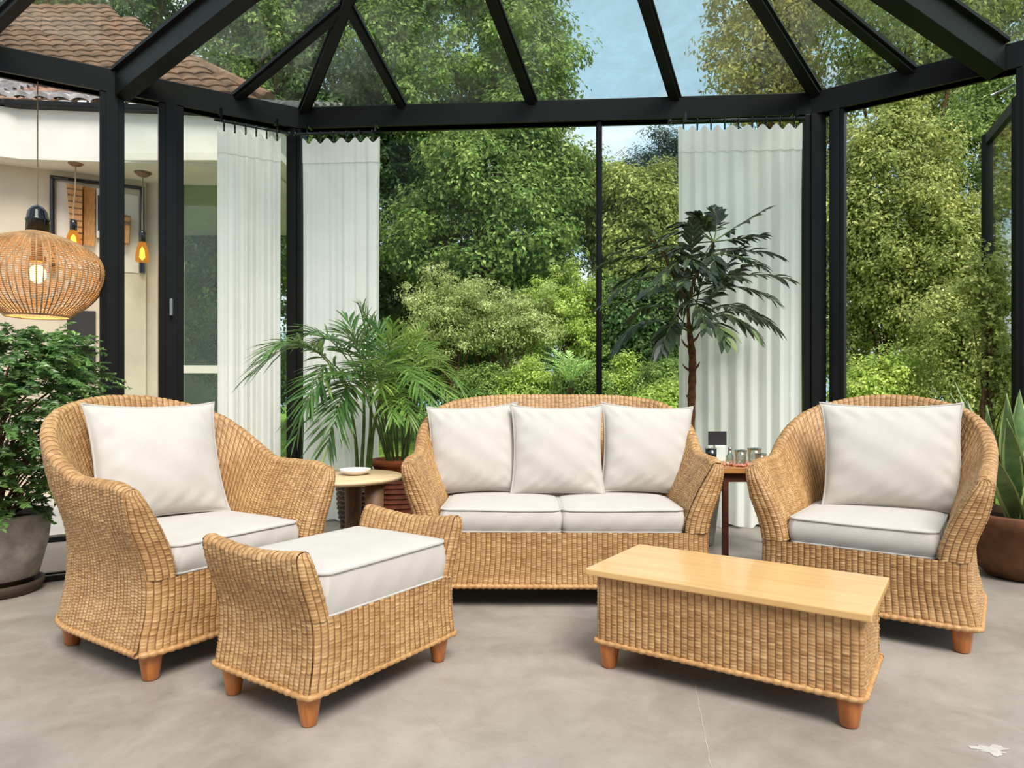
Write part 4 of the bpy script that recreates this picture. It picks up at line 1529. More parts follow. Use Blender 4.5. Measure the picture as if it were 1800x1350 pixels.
for nd, uc, vc, ut, vt, dt, tn in (
        ('d', 1120, 430, 1048, 470, -0.1, 0.35), ('b', 1140, 440, 1055, 540, -0.3, 0.3), ('b', 1130, 480, 1062, 560, 0.1, 0.3), ('a', 1130, 530, 1090, 605, -0.2, 0.35),
        ('a', 1180, 540, 1165, 610, -0.35, 0.3), ('d', 1150, 400, 1080, 425, 0.0, 0.3), ('d', 1150, 390, 1120, 395, 0.1, 0.35), ('e', 1220, 390, 1188, 395, 0.0, 0.3),
        ('e', 1240, 390, 1222, 376, -0.1, 0.35), ('e', 1265, 390, 1256, 368, 0.1, 0.4), ('e', 1290, 400, 1348, 366, 0.0, 0.5), ('e', 1300, 420, 1340, 412, -0.15, 0.4),
        ('c', 1310, 430, 1370, 452, 0.0, 0.4), ('c', 1300, 440, 1340, 470, -0.3, 0.3), ('b', 1310, 460, 1392, 494, 0.0, 0.55), ('b', 1300, 480, 1366, 530, -0.25, 0.5),
        ('a', 1290, 510, 1364, 575, -0.1, 0.7), ('a', 1270, 520, 1330, 590, -0.35, 0.55), ('a', 1250, 540, 1280, 600, -0.45, 0.6), ('b', 1230, 520, 1240, 580, -0.5, 0.35),
        ('d', 1190, 430, 1230, 470, -0.35, 0.3), ('c', 1200, 420, 1150, 440, -0.35, 0.3), ('b', 1180, 480, 1130, 520, -0.5, 0.3), ('b', 1250, 470, 1310, 490, -0.45, 0.35),
        ('c', 1270, 430, 1300, 440, 0.3, 0.3), ('d', 1180, 430, 1190, 440, 0.35, 0.3), ('a', 1160, 500, 1110, 560, 0.35, 0.3), ('a', 1270, 500, 1330, 560, 0.3, 0.35), ('b', 1210, 470, 1200, 500, -0.5, 0.35)):
    p0 = NODES[nd]
    F3.append((p0, W(uc, vc, D3 + dt * 0.5), W(ut, vt, D3 + dt), tn))
rng3 = np.random.default_rng(17)
for k in range(16):
    nd = 'abcde'[k % 5]
    ut, vt = rng3.uniform(1075, 1360), rng3.uniform(385, 590)
    p0 = NODES[nd]
    tipd = D3 + rng3.uniform(-0.5, 0.5)
    t2 = W(ut, vt, tipd)
    mid_ = (p0 + t2) / 2 + np.array([0, 0, rng3.uniform(0.06, 0.16)])
    F3.append((p0, mid_, t2, rng3.uniform(0.25, 0.5)))
low_ = [f for f in F3 if f[0] is NODES['a']]
high_ = [f for f in F3 if f[0] is not NODES['a']]
fronds(tr, high_, 9, 0.135, 0.037, 'lf_umbrella', 0.005, np.random.default_rng(8), droop=0.35, start=0.28, fwd=0.7, jit=0.12)
fronds(tr, low_, 7, 0.165, 0.056, 'lf_umbrella', 0.006, np.random.default_rng(9), droop=0.5, start=0.34, fwd=0.8, jit=0.12)

# agave at the right edge
ag = thing('potted_agave', 'spiky green agave in a wide brown terracotta pot at the right edge', 'potted plant', (2.78, 3.72, 0))
m = MB()
m.lathe([(0.15, 0.0), (0.17, 0.006), (0.205, 0.045), (0.222, 0.075), (0.226, 0.08), (0.255, 0.27), (0.262, 0.275), (0.270, 0.335), (0.262, 0.345), (0.245, 0.345), (0.24, 0.30)], (0, 0, 0), 56, (True, False))
m.build('pot', M['oldterra'], ag)
m = MB()
m.lathe([(0.002, 0.315), (0.242, 0.305)], (0, 0, 0), 40)
m.build('soil', M['soil'], ag)
rng = np.random.default_rng(14)
for k, (dx, dy, hh, wdt) in enumerate(((-0.16, -0.02, 0.64, 0.085), (-0.27, 0.10, 0.70, 0.07), (-0.20, 0.16, 0.76, 0.075), (-0.05, -0.20, 0.56, 0.09), (0.03, 0.05, 0.72, 0.085), (0.08, -0.16, 0.60, 0.09), (0.20, 0.02, 0.66, 0.085), (0.22, -0.20, 0.46, 0.08), (-0.10, 0.22, 0.66, 0.075), (0.14, 0.22, 0.68, 0.08), (-0.24, -0.16, 0.40, 0.075), (0.30, 0.12, 0.5, 0.08), (0.0, -0.30, 0.36, 0.08), (-0.12, -0.08, 0.70, 0.08), (-0.02, -0.10, 0.62, 0.085), (-0.30, -0.02, 0.70, 0.06), (-0.17, -0.14, 0.58, 0.085))):
    hd = np.array([dx, dy, 0.0])
    hl_ = np.linalg.norm(hd) + 1e-6
    hd = hd / hl_
    sd = np.array([-hd[1], hd[0], 0])
    b0 = hd * 0.05 + np.array([0, 0, 0.30])
    nj, ni = 22, 9
    rows = []
    bend = rng.uniform(-0.04, 0.06)
    for j in range(nj):
        q_ = j / (nj - 1)
        c = b0 + hd * (hl_ * (q_ ** 1.3) + bend * math.sin(PI * q_)) + np.array([0, 0, hh * 1.08 * q_ - 0.06 * q_ * q_])
        w_ = wdt * (0.62 + 0.55 * math.sin(PI * min(1, q_ * 0.9 + 0.08))) * (1 - q_ ** 4) / 2 * 1.15 + 0.0008
        sp_ = 1 + 0.10 * (j % 2) * (1 - q_)
        rows.append([c + sd * w_ * x * (sp_ if abs(x) > 0.9 else 1) + (-hd * 0.9 + np.array([0, 0, 0.2])) * (-(1 - x * x) * w_ * 0.55 + w_ * 0.3) * -1 for x in np.linspace(-1, 1, ni)])
    rows = np.array(rows)
    uv = np.stack([np.repeat(np.linspace(0, 1, ni)[None], nj, 0), np.repeat(np.linspace(0, 1, nj)[:, None], ni, 1)], -1)
    mb_ = MB()
    mb_.grid(rows, uv=uv)
    back = rows + hd * 0.012 * np.sin(np.linspace(0, PI, ni))[None, :, None]
    mb_.grid(back[::-1], uv=uv[::-1])
    mb_.build('blade', M['agave'], ag)

# ================================================================== PENDANT LAMPS
lp = on_wall(LBK, DL, 66)
ld = lp.y
rl = 104 * ld / FPX


def zrow(v, d):
    return CZ - (v - HY) / FPX * d


lamp = thing('pendant_lamp', 'large woven rattan globe pendant lamp hanging at the left edge', 'pendant lamp', (lp.x, lp.y, ZB))
m = MB()
m.tube([(lp.x, lp.y, ZB), (lp.x, lp.y, zrow(362, ld))], 0.0045, 6)
put(m.build('cord', M['cord'], lamp), lamp)
k = ld / FPX
m = MB()
m.lathe([(0.004, zrow(360, ld)), (9 * k, zrow(364, ld)), (15 * k, zrow(372, ld)), (17 * k, zrow(384, ld)), (18.5 * k, zrow(386, ld)), (18.5 * k, zrow(389, ld)), (17.5 * k, zrow(390, ld)), (18 * k, zrow(411, ld)), (14 * k, zrow(411, ld))], (lp.x, lp.y, 0), 32, (True, True))
put(m.build('lamp_cap', M['blackgloss'], lamp), lamp)
vp = [410, 412, 418, 428, 440, 456, 474, 492, 510, 526, 540, 552, 556]
rp = [19, 26, 46, 70, 88, 100, 104, 102, 95, 84, 70, 52, 48]
vv = np.linspace(410, 556, 40)
rr = np.interp(vv, vp, rp) * k
for _ in range(3):
    rr[1:-1] = (rr[:-2] + 2 * rr[1:-1] + rr[2:]) / 4
zz = np.array([zrow(v, ld) for v in vv])
m = MB()
NR = 64
for i in range(NR):
    t = 2 * PI * i / NR
    m.tube(np.stack([lp.x + rr * math.cos(t), lp.y + rr * math.sin(t), zz], -1), 0.0046, 5)
nring = 62
arc_ = np.concatenate([[0], np.cumsum(np.hypot(np.diff(rr), np.diff(zz)))])
for j in range(nring):
    s_ = arc_[-1] * j / (nring - 1)
    r_, z_ = np.interp(s_, arc_, rr), np.interp(s_, arc_, zz)
    t = np.linspace(0, 2 * PI, NR * 2, endpoint=False)
    w_ = r_ + 0.003 * np.cos(t * NR + PI * j)
    m.tube(np.stack([lp.x + w_ * np.cos(t), lp.y + w_ * np.sin(t), np.full(NR * 2, z_)], -1), 0.0023 if j not in (0, nring - 1) else 0.007, 4, closed=True)
put(m.build('lamp_shade', M['rattan'], lamp), lamp)
m = MB()
m.lathe([(0.004, zrow(412, ld)), (9 * k, zrow(412, ld)), (9 * k, zrow(452, ld)), (13 * k, zrow(452, ld)), (13 * k, zrow(460, ld)), (0.004, zrow(460, ld))], (lp.x, lp.y, 0), 20)
put(m.build('socket', M['bamboo'], lamp), lamp)
m = MB()
bz = zrow(482, ld)
a = np.linspace(-PI / 2, PI / 2, 12)
m.lathe(np.stack([np.maximum(0.0008, 0.05 * np.cos(a)), bz + 0.062 * np.sin(a)], -1), (lp.x, lp.y, 0), 20)
put(m.build('bulb', M['bulb'], lamp), lamp)


def add_light(name, typ, loc, energy, color=(1, 1, 1), **kw):
    l = bpy.data.lights.new(name, typ)
    l.energy = energy
    l.color = color
    for k_, v_ in kw.items():
        setattr(l, k_, v_)
    o = bpy.data.objects.new(name, l)
    COL.objects.link(o)
    o.location = loc
    return o


add_light('pendant_glow', 'POINT', (lp.x, lp.y, bz - 0.12), 9, (1.0, 0.68, 0.36), shadow_soft_size=0.04)

# ================================================================== THE HOUSE ACROSS THE TERRACE
hs = thing('house', 'cream plastered house with tiled roof and deep porch beyond the left glass wall', 'house', (-4.6, 7.5, GROUND))
DH = 7.0


def hp(name, mb_, mat, smooth=False, parent=None):
    o = mb_.build(name, M[mat], None, smooth=smooth)
    if parent is None:
        put(o, hs)
    else:
        o.parent = parent
        o.matrix_parent_inverse = Matrix.Identity(4)
    return o


zf0, zf1 = zrow(279, DH), zrow(186, DH)
A0, A1 = P(17, 0, DH), P(470, 0, 7.25)
A0 = Vector((A0.x, A0.y, 0))
A1 = Vector((A1.x, A1.y, 0))
m = MB()
m.bar(A0 + Vector((0, 0.1, (zf0 + zf1) / 2)), A1 + Vector((0, 0.1, (zf0 + zf1) / 2)), 0.2, zf1 - zf0)
m.bar(A0 + Vector((0.05, 0.1, (zf0 + zf1) / 2)), A0 + Vector((-2.0, -1.0, (zf0 + zf1) / 2)), 0.2, zf1 - zf0 - 0.004)
m.bar(A1 + Vector((-0.1, 0.2, (zf0 + zf1) / 2)), A1 + Vector((-0.1, 3.2, (zf0 + zf1) / 2)), 0.2, zf1 - zf0 - 0.004)
hp('fascia', m, 'plaster')
m = MB()
m.box((-5.4, 8.8, zf0 + 0.06), (6.0, 3.4, 0.08))
hp('porch_ceiling', m, 'soffit')
# gutter and tiled roof
m = MB()
m.bar(A0 + Vector((-0.05, -0.05, zf1 + 0.0)), A1 + Vector((0.1, -0.05, zf1 + 0.0)), 0.12, 0.06, bev=0.012)
m.bar(A0 + Vector((0.0, -0.05, zf1)), A0 + Vector((-2.0, -1.15, zf1)), 0.12, 0.06, bev=0.012)
hp('gutter', m, 'black')


def tiles(mb_, O, ux, uy, nx_, ny_, tw, tl, nrm):
    """rows of curved tiles on the plane O + a ux + b uy"""
    k_ = 8
    for j in range(ny_):
        a_ = np.linspace(0, nx_ * tw, nx_ * k_ + 1)
        off_ = (j % 2) * tw / 2
        pr = 0.035 * np.abs(np.sin(PI * (a_ + off_) / tw)) ** 0.8
        jit = 0.01 * np.sin(np.floor((a_ + off_) / tw) * 12.9 + j * 7.1)
        b0_, b1_ = j * tl - 0.03, (j + 1) * tl
        base0 = np.array(O) + a_[:, None] * np.array(ux) + (b0_ + jit[:, None]) * np.array(uy) + (pr + 0.045)[:, None] * np.array(nrm)
        base1 = np.array(O) + a_[:, None] * np.array(ux) + b1_ * np.array(uy) + (pr + 0.01)[:, None] * np.array(nrm)
        low = base0 - 0.045 * np.array(nrm)
        mb_.grid(np.stack([low, base0, base1], 1))


ux = (A1 - A0).normalized()
inn_ = Vector((-ux.y, ux.x, 0))
pit = 0.42
uy = (inn_ + Vector((0, 0, pit))).normalized()
nr_ = ux.cross(uy)
m = MB()
tiles(m, A0 + Vector((-0.3, -0.12, zf1 + 0.04)), ux, uy, 17, 12, 0.19, 0.30, nr_)
ux2 = (A0 - (A0 + Vector((-2.0, -1.1, 0)))).normalized()
uy2 = (Vector((-ux2.y, ux2.x, 0)) + Vector((0, 0, pit))).normalized()
tiles(m, A0 + Vector((-2.0, -1.22, zf1 + 0.04)), ux2, uy2, 12, 12, 0.19, 0.30, ux2.cross(uy2))
hp('roof', m, 'tile')
# the taller brown roof further back
m = MB()
q0, q1 = P(-330, 178, 11.0), P(475, 178, 11.0)
r0_, r1_ = P(-330, 10, 14.5), P(200, 42, 14.5)
nux = (q1 - q0)
Lq = nux.length
nux = nux.normalized()
vyy = (r0_ - q0)
Lr = vyy.length
vyy = vyy.normalized()
nn = nux.cross(vyy)
nrow = int(Lr / 0.34)
for j in range(nrow):
    f = j / nrow
    wrow = Lq * (1 - f) + (r1_ - r0_).length * f
    tiles(m, q0 + vyy * (j * Lr / nrow), nux, vyy, max(2, int(wrow / 0.30)), 1, 0.30, Lr / nrow + 0.01, nn)
m.tube([q1 + nn * 0.06, r1_ + nn * 0.06], 0.10, 8)
hp('upper_roof', m, 'browntile')
m = MB()
m.box((-10.4, 12.8, 1.9), (8.6, 3.0, 3.8))
hp('rear_wall', m, 'plaster2')
# porch walls
B0, B1 = Vector((-6.3, 6.85, 0)), Vector((-4.235, 7.9, 0))
ztop = zf0 + 0.03
m = MB()
m.bar(B0 + Vector((0, 0, ztop / 2 - 0.06)), B1 + Vector((0, 0, ztop / 2 - 0.06)), 0.14, ztop + 0.12)
hp('porch_wall', m, 'plaster2')
m = MB()
C1 = P(320, 0, 7.95)
m.bar(B1 + Vector((-0.03, 0.05, ztop / 2 - 0.06)), Vector((C1.x, 7.95, ztop / 2 - 0.06)), 0.14, ztop + 0.12)
hp('return_wall', m, 'plaster2')


def on_porch(u, v, off=0.075):
    w = on_wall(B0, (B1 - B0).normalized(), u)
    nrm_ = Vector(((B1 - B0).y, -(B1 - B0).x, 0)).normalized()
    w = w + nrm_ * off
    w2 = on_wall(B0 + nrm_ * off, (B1 - B0).normalized(), u)
    return Vector((w2.x, w2.y, zrow(v, w2.y)))


nrm_p = Vector(((B1 - B0).y, -(B1 - B0).x, 0)).normalized()
# pale recessed panel and black rail frame on the porch wall
m = MB()
pa_, pb_ = on_porch(100, 318, 0.08), on_porch(244, 345, 0.08)
zlo = zrow(470, pa_.y)
m.add([tuple(pa_), tuple(pb_), (pb_.x, pb_.y, zlo), (pa_.x, pa_.y, zlo)] + [tuple(x - nrm_p * 0.02) for x in (pa_, pb_, Vector((pb_.x, pb_.y, zlo)), Vector((pa_.x, pa_.y, zlo)))], [(0, 1, 2, 3), (4, 7, 6, 5), (0, 4, 5, 1), (1, 5, 6, 2), (2, 6, 7, 3), (3, 7, 4, 0)])
hp('pale_panel', m, 'soffit')
m = MB()
fa, fb = on_porch(92, 311, 0.11), on_porch(250, 331, 0.11)
m.tube([Vector((fa.x, fa.y, zrow(480, fa.y))), fa, fb, Vector((fb.x, fb.y, zrow(480, fb.y)))], 0.030, 8)
fr_ = hp('rail_frame', m, 'blackgloss')
# low window with a white sill
m = MB()
wa, wb_ = on_porch(118, 545, 0.085), on_porch(168, 545, 0.085)
zl, zh = zrow(672, wa.y), zrow(545, wa.y)
m.bar(Vector((wa.x, wa.y, (zl + zh) / 2)), Vector((wb_.x, wb_.y, (zl + zh) / 2)), 0.03, zh - zl)
wn_ = hp('window', m, 'dark')
m = MB()
zs_ = zrow(603, wa.y)
m.bar(Vector((wa.x, wa.y, zs_)) + nrm_p * 0.06, Vector((wb_.x, wb_.y, zs_)) + nrm_p * 0.06, 0.10, 0.06)
hp('sill', m, 'plaster', parent=wn_)
# garden window right of the porch
m = MB()
g0, g1 = Vector((C1.x, 7.95, 0)), P(440, 0, 8.0)
g1 = Vector((g1.x, 8.0, 0))
zg = zrow(312, 7.95)
m.bar(g0 + Vector((0, 0, (zg + ztop) / 2)), g1 + Vector((0, 0, (zg + ztop) / 2)), 0.14, ztop - zg)
m.bar(g0 + Vector((0, 0, 0.22)), g1 + Vector((0, 0, 0.22)), 0.16, 0.66)
zz_ = zrow(646, 7.95)
m.bar(g0 + Vector((0, 0.02, 1.27)), g1 + Vector((0, 0.02, 1.27)), 0.10, 0.09)
hp('window_surround', m, 'soffit')
m = MB()
m.bar(g0 + Vector((0, 0, (zg + 0.5) / 2)), g1 + Vector((0, 0, (zg + 0.5) / 2)), 0.01, zg - 0.5)
hp('garden_window_glass', m, 'houseglass')


# things hung on the porch wall
def wall_thing(name, label, cat, poly, mat, th=0.05, off=0.10, slat=0):
    pts_ = [on_porch(u, v, off) for u, v in poly]
    c_ = sum(pts_, Vector()) / len(pts_)
    m_ = MB()
    n_ = len(pts_)
    m_.add([tuple(x - c_ + nrm_p * th) for x in pts_] + [tuple(x - c_ - nrm_p * 0.012) for x in pts_], [tuple(range(n_)), tuple(range(n_, 2 * n_))[::-1]] + [(i, (i + 1) % n_, n_ + (i + 1) % n_, n_ + i) for i in range(n_)])
    root_ = m_.build(name, M[mat], None, smooth=False)
    root_.location = c_
    tag(root_, label, cat)
    return root_, c_, pts_


o, c_, pp = wall_thing('woven_wall_basket', 'tall tapering brown bamboo basket hung on the house porch wall', 'basket', [(119, 327), (146, 331), (146, 432), (128, 430)], 'bamboo', 0.10)
m = MB()
for f in np.linspace(0.08, 0.92, 9):
    m.tube([pp[0].lerp(pp[3], f) - c_ + nrm_p * 0.105, pp[1].lerp(pp[2], f) - c_ + nrm_p * 0.105], 0.006, 5)
m.build('weave_band', M['midwood'], o)
o, c_, pp = wall_thing('macrame_hanging', 'white knotted wall hanging with a tan fringe on the house porch wall', 'wall hanging', [(148, 329), (167, 333), (167, 434), (148, 431)], 'weavewhite', 0.03)
m = MB()
for f in np.linspace(0.04, 0.96, 10):
    m.tube([pp[0].lerp(pp[1], f) - c_ + nrm_p * 0.036, pp[3].lerp(pp[2], f) - c_ + nrm_p * 0.036], 0.008, 5)
for f in np.linspace(0.05, 0.55, 14):
    m.tube([pp[0].lerp(pp[3], f) - c_ + nrm_p * 0.036, pp[1].lerp(pp[2], f) - c_ + nrm_p * 0.036], 0.007, 5)
m.build('weave_band', M['bamboo'], o)
o, c_, pp = wall_thing('small_framed_window', 'small white-framed dark shutter panel beside the wall hanging on the porch', 'shutter', [(170, 332), (186, 334), (186, 420), (170, 418)], 'plaster', 0.03)
m = MB()
cc_ = sum(pp, Vector()) / 4
qq = [cc_ + (x - cc_) * 0.72 for x in pp]
m.add([tuple(x - c_ + nrm_p * 0.034) for x in qq] + [tuple(x - c_ + nrm_p * 0.02) for x in qq], [(0, 1, 2, 3), (7, 6, 5, 4), (0, 4, 5, 1), (1, 5, 6, 2), (2, 6, 7, 3), (3, 7, 4, 0)])
m.build('panel', M['dark'], o, smooth=False)
o, c_, pp = wall_thing('woven_wall_basket', 'short brown bamboo basket hung on the porch wall, seen between two black posts', 'basket', [(208, 380), (230, 385), (227, 430), (211, 428)], 'bamboo', 0.10)
m = MB()
for f in (0.0, 0.22, 0.3):
    m.tube([pp[0].lerp(pp[3], f) - c_ + nrm_p * 0.105, pp[1].lerp(pp[2], f) - c_ + nrm_p * 0.105], 0.010, 5)
m.build('rim', M['midwood'], o)


def bulb_pendant(u, v0, v1, uc, d, label):
    p_, c_ = P(u, v0, d), P(uc, 0, d)
    zt = zf0 + 0.02
    o_ = thing('bulb_pendant', label, 'pendant lamp', (c_.x, d, zt), 0, 'amber bulb pendants under the porch ceiling')
    m_ = MB()
    m_.lathe([(0.004, zt - 0.045), (0.05, zt - 0.04), (0.085, zt - 0.01), (0.085, zt)], (c_.x, d, 0), 24, (True, True))
    put(m_.build('canopy', M['midwood'], o_), o_)
    m_ = MB()
    m_.tube([(c_.x, d, zt - 0.03), (c_.x * 0.8 + p_.x * 0.2, d, zt - 0.3), (p_.x, d, p_.z + 0.16), (p_.x, d, p_.z)], 0.008, 6)
    put(m_.build('cord', M['cord'], o_), o_)
    hz = zrow(v1, d)
    H_ = p_.z - hz
    m_ = MB()
    m_.lathe([(0.02, p_.z + 0.02), (0.034, p_.z), (0.034, p_.z - H_ * 0.34), (0.02, p_.z - H_ * 0.36)], (p_.x, d, 0), 16, (True, True))
    put(m_.build('socket', M['blackgloss'], o_), o_)
    m_ = MB()
    m_.lathe([(0.035, p_.z - H_ * 0.34), (0.052, p_.z - H_ * 0.5), (0.068, p_.z - H_ * 0.75), (0.07, hz), (0.064, hz), (0.05, p_.z - H_ * 0.55), (0.03, p_.z - H_ * 0.36)], (p_.x, d, 0), 20)
    put(m_.build('lamp_shade', M['amberglass'], o_), o_)
    m_ = MB()
    m_.lathe([(0.004, p_.z - H_ * 0.5), (0.022, p_.z - H_ * 0.6), (0.03, p_.z - H_ * 0.85), (0.004, p_.z - H_ * 0.95)], (p_.x, d, 0), 14)
    put(m_.build('bulb', M['filament'], o_), o_)
    add_light('bulb_glow', 'POINT', (p_.x, d - 0.12, hz - 0.03), 1.6, (1.0, 0.7, 0.36), shadow_soft_size=0.05)


bulb_pendant(129, 390, 434, 133, 7.15, 'amber glass bulb pendant under the porch ceiling, partly behind the rattan globe lamp')
bulb_pendant(250, 408, 460, 251, 7.5, 'amber glass bulb pendant under the porch ceiling, seen between two black posts')

# ================================================================== THE GARDEN
def E(u, v, d, ru, rv, ry=None):
    c = P(u, v, d)
    return (c.x, c.y, c.z, ru * d / FPX, ry if ry else ru * d / FPX * 0.8, rv * d / FPX)


GR = 'trees beyond the glass walls'
T = [
    # label, category, ellipsoids, material, clumps, per, rc, leaf, extra
    ('broadleaf_tree', 'dense dark green tree filling the garden window right of the narrow curtain', 'tree', [E(640, 420, 15.5, 130, 300), E(600, 120, 15.5, 150, 230)], 'lf_dark', 950, 58, 0.42, 0.14, {}),
    ('broadleaf_tree', 'tallest mid green tree in the centre of the garden, its crown against the sky', 'tree', [E(870, 400, 14.0, 170, 230), E(790, 60, 14.5, 150, 220), E(925, 130, 14.0, 95, 140)], 'lf_tree', 1300, 60, 0.38, 0.125, {}),
    ('broadleaf_tree', 'dark bushy tree low behind the pale shrubs', 'tree', [E(800, 560, 17.0, 220, 130), E(860, 390, 18.5, 190, 170)], 'lf_dark', 900, 55, 0.42, 0.14, {}),
    ('broadleaf_tree', 'olive green tree between the thin mullion and the wide curtain', 'tree', [E(1125, 430, 13.5, 75, 140), E(1060, 380, 14.5, 50, 90)], 'lf_olive', 520, 60, 0.32, 0.11, {}),
    ('broadleaf_tree', 'dark low tree below the olive tree, behind the indoor tree trunk', 'tree', [E(1120, 575, 12.5, 95, 85)], 'lf_dark', 360, 55, 0.32, 0.11, {}),
    ('fir_tree', 'blue green conifer rising behind the olive tree against pale sky', 'tree', [E(1165, 300, 20.0, 55, 75), E(1140, 350, 20.0, 80, 60)], 'lf_fir', 260, 60, 0.42, 0.13, {'asp': 0.3}),
    ('broadleaf_tree', 'tall yellowing tree seen through the roof glass right of the open sky', 'tree', [E(1340, 80, 13.0, 105, 150), E(1400, -60, 13.0, 150, 130), E(1390, 300, 13.0, 100, 150)], 'lf_autumn', 520, 46, 0.34, 0.115, {'hollow': 0.2}),
    ('broadleaf_tree', 'brownish green tree seen through the roof glass at the far right', 'tree', [E(1600, 60, 11.5, 150, 190), E(1760, -20, 11.5, 120, 150)], 'lf_olive', 620, 46, 0.34, 0.10, {'hollow': 0.35}),
    ('climbing_hedge', 'loose sunlit green hedge filling the open right side of the glass walls', 'hedge', [E(1560, 370, 9.2, 105, 190), E(1650, 520, 9.0, 110, 160), E(1480, 500, 9.6, 60, 190)], 'lf_olive', 1250, 62, 0.22, 0.066, {}),
    ('climbing_hedge', 'tall pale green hedge behind the open casement at the right edge', 'hedge', [E(1740, 330, 9.6, 110, 220), E(1860, 400, 9.2, 110, 280)], 'lf_tree', 900, 60, 0.24, 0.072, {}),
    ('garden_shrub', 'bright lime green shrub low behind the right armchair', 'shrub', [E(1545, 690, 7.6, 70, 70)], 'lf_lime', 200, 60, 0.15, 0.055, {}),
    ('garden_shrub', 'twiggy light green shrub behind the agave', 'shrub', [E(1690, 620, 7.2, 85, 150), E(1770, 520, 7.0, 50, 110), E(1800, 690, 7.2, 70, 120)], 'lf_olive', 460, 50, 0.17, 0.05, {'hollow': 0.2}),
    ('garden_shrub', 'thin twiggy shrub growing up across the open casement at the right edge', 'shrub', [E(1735, 520, 5.0, 36, 95, 0.14), E(1752, 660, 5.0, 34, 90, 0.14)], 'lf_olive', 110, 34, 0.09, 0.045, {'hollow': 0.1}),
    ('broadleaf_tree', 'sky-flecked tree rising behind the house roof, seen through the left roof panes', 'tree', [E(470, 50, 15.0, 130, 160), E(400, 250, 16.0, 90, 150)], 'lf_tree', 620, 50, 0.40, 0.125, {'hollow': 0.3}),
    ('broadleaf_tree', 'dark tree behind the brown upper roof of the house', 'tree', [E(180, -60, 19.0, 200, 190)], 'lf_dark', 520, 55, 0.5, 0.17, {}),
    ('distant_hedge', 'far dark hedge closing the lawn behind the palms', 'hedge', [E(400, 660, 24.0, 200, 70), E(640, 660, 24.0, 300, 70), E(1000, 660, 24.0, 300, 75)], 'lf_dark', 900, 40, 0.45, 0.16, {'hollow': 0.3}),
    ('broadleaf_tree', 'green tree seen through the house window beside the left curtain', 'tree', [E(400, 480, 11.5, 110, 200), E(470, 350, 12.5, 90, 180)], 'lf_tree', 620, 55, 0.32, 0.10, {}),
]
for i, (nm, lb, ct_, el, mt, nc, per, rc, lf, ex) in enumerate(T):
    plant(nm, lb, ct_, el, mt, nc, per, rc, lf, seed=30 + i, trunk_r=0.16 if ct_ == 'tree' else 0.018 if 'thin' in lb else 0.05, limbs=30 if ct_ != 'tree' else 16, group=GR if ct_ == 'tree' else None, **ex)
S = [
    ('pale yellow-green shrub with bare forked stems in the middle of the garden', E(795, 556, 11.5, 88, 78), 'lf_pale', 330, 0.055),
    ('pale shrub right of the forked-stem shrub, left of the small fern', E(905, 572, 11.8, 82, 66), 'lf_pale', 300, 0.055),
    ('tallest pale green shrub beside the thin black mullion', E(1000, 560, 12.2, 75, 85), 'lf_lime', 300, 0.06),
    ('small pale shrub behind the right palm', E(715, 612, 15.0, 62, 55), 'lf_pale', 240, 0.07),
]
for i, (lb, e, mt, nc, lf) in enumerate(S):
    plant('flowering_shrub', lb, 'shrub', [e], mt, int(nc * 0.62), 62, 0.17, lf, seed=60 + i, trunk_r=0.035, limbs=44, shape_noise=0.4, group='pale shrubs in the garden', hollow=0.35, trunk_mat='bark')
B = [
    ('low rounded green shrub behind the left end of the sofa back', E(858, 715, 9.4, 58, 70), 'lf_tree'),
    ('low rounded green shrub below the forked-stem shrub', E(935, 708, 9.2, 58, 72), 'lf_lime'),
    ('low green shrub under the small fern', E(1015, 712, 9.0, 52, 72), 'lf_tree'),
    ('low green shrub just right of the thin black mullion', E(1095, 705, 9.4, 48, 72), 'lf_lime'),
    ('round clipped shrub touching the left edge of the wide curtain', E(1168, 680, 9.0, 44, 46), 'lf_tree'),
    ('yellowish low shrub below the round clipped shrub', E(1160, 718, 8.0, 52, 40), 'lf_lime'),
]
for i, (lb, e, mt) in enumerate(B):
    plant('low_shrub', lb, 'shrub', [e], mt, 210, 60, 0.15, 0.05, seed=80 + i, trunk_r=0.03, limbs=10, group='low shrubs in front of the tall ones')
# the small fresh fern among the low shrubs
fp = P(1003, 660, 8.3)
fn_ = thing('garden_fern', 'fresh green feathery fern standing among the low shrubs', 'fern', (fp.x, 8.3, GROUND))
fw = []
rng = np.random.default_rng(4)
for k in range(16):
    a_ = 2 * PI * k / 16 + rng.uniform(-0.15, 0.15)
    L_ = rng.uniform(0.35, 0.55)
    b_ = np.array([fp.x, 8.3, 1.05])
    fw.append((b_, b_ + np.array([math.cos(a_) * L_ * 0.35, math.sin(a_) * L_ * 0.35, L_ * 0.75]), b_ + np.array([math.cos(a_) * L_, math.sin(a_) * L_ * 0.7, L_ * rng.uniform(0.45, 0.95)]), 0.55))
fronds(fn_, fw, 16, 0.11, 0.016, 'lf_fern', 0.005, rng, start=0.15)
m = MB()
m.tube([(fp.x, 8.3, GROUND), (fp.x + 0.01, 8.3, 0.5), (fp.x, 8.3, 1.06)], [0.05, 0.045, 0.035], 8)
put(m.build('trunk', M['bark'], fn_), fn_)
# lawn grass
m = MB()
K_ = 26000
gx, gy = RNG.uniform(-2.2, 1.5, K_), RNG.uniform(5.8, 13.0, K_)
leaf_quads(m, np.stack([gx, gy, np.full(K_, GROUND + 0.02)], -1), RNG.normal(size=(K_, 3)) * np.array([1, 1, 0.2]), RNG.uniform(0.05, 0.10, K_), 0.18, None, np.stack([RNG.normal(0, 0.35, K_), RNG.normal(0, 0.35, K_), np.ones(K_)], -1))
o = m.build('lawn_grass', M['lf_lime'], smooth=False)
tag(o, 'short bright green grass of the lawn behind the sofa', 'grass', kind='stuff')

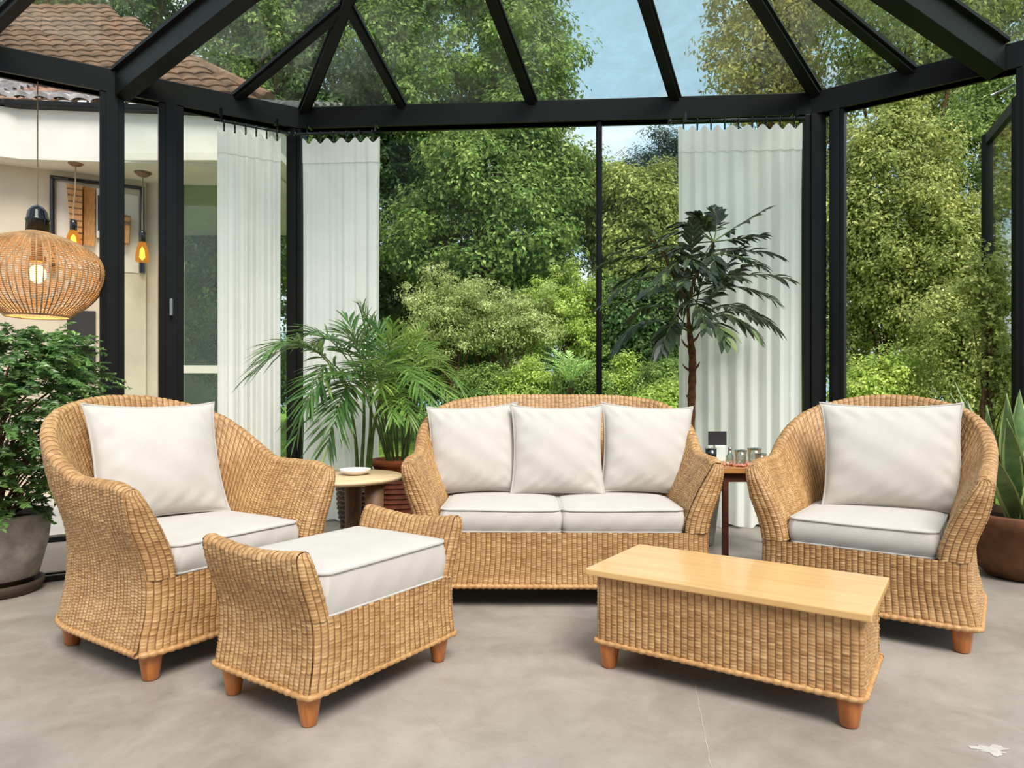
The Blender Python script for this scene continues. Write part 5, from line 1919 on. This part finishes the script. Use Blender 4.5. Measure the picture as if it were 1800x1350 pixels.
# ================================================================== SKY, SUN, CAMERA
w = bpy.data.worlds.new('sky')
SC.world = w
w.use_nodes = True
t = w.node_tree
t.nodes.clear()
out = t.nodes.new('ShaderNodeOutputWorld')
bg = t.nodes.new('ShaderNodeBackground')
tc = t.nodes.new('ShaderNodeTexCoord')
mp = t.nodes.new('ShaderNodeMapping')
mp.inputs['Scale'].default_value = (1.0, 1.0, 1.7)
mp.inputs['Location'].default_value = (0.35, 0.2, 0.1)
nz = t.nodes.new('ShaderNodeTexNoise')
nz.inputs['Scale'].default_value = 3.2
nz.inputs['Detail'].default_value = 9
nz.inputs['Roughness'].default_value = 0.55
rp_ = t.nodes.new('ShaderNodeValToRGB')
rp_.color_ramp.elements[0].position = 0.46
rp_.color_ramp.elements[0].color = lin((186, 218, 245))
rp_.color_ramp.elements[1].position = 0.59
rp_.color_ramp.elements[1].color = lin((246, 247, 250))
t.links.new(tc.outputs['Generated'], mp.inputs['Vector'])
t.links.new(mp.outputs[0], nz.inputs['Vector'])
t.links.new(nz.outputs['Fac'], rp_.inputs['Fac'])
t.links.new(rp_.outputs['Color'], bg.inputs['Color'])
bg.inputs['Strength'].default_value = 1.3
t.links.new(bg.outputs[0], out.inputs['Surface'])

sun = add_light('sun', 'SUN', (0, 0, 10), 4.6, (1.0, 0.96, 0.90), angle=R(30))
sd_ = Vector((-0.25, 0.56, -0.79))
sun.rotation_euler = sd_.to_track_quat('-Z', 'Y').to_euler()

cam = bpy.data.cameras.new('camera')
co = bpy.data.objects.new('camera', cam)
COL.objects.link(co)
co.location = (0, 0, CZ)
co.rotation_euler = (R(90), 0, 0)
cam.sensor_width = 36.0
cam.lens = FPX / 1800 * 36.0
cam.shift_y = (HY - 675.0) / 1800.0
cam.clip_start = 0.05
cam.clip_end = 300
SC.camera = co
vs = SC.view_settings
vs.view_transform = 'Standard'
vs.look = 'None'
vs.gamma = 1.0
vs.use_curve_mapping = False
vs.exposure = -0.03
SC.cycles.transparent_max_bounces = 24
SC.cycles.max_bounces = 10
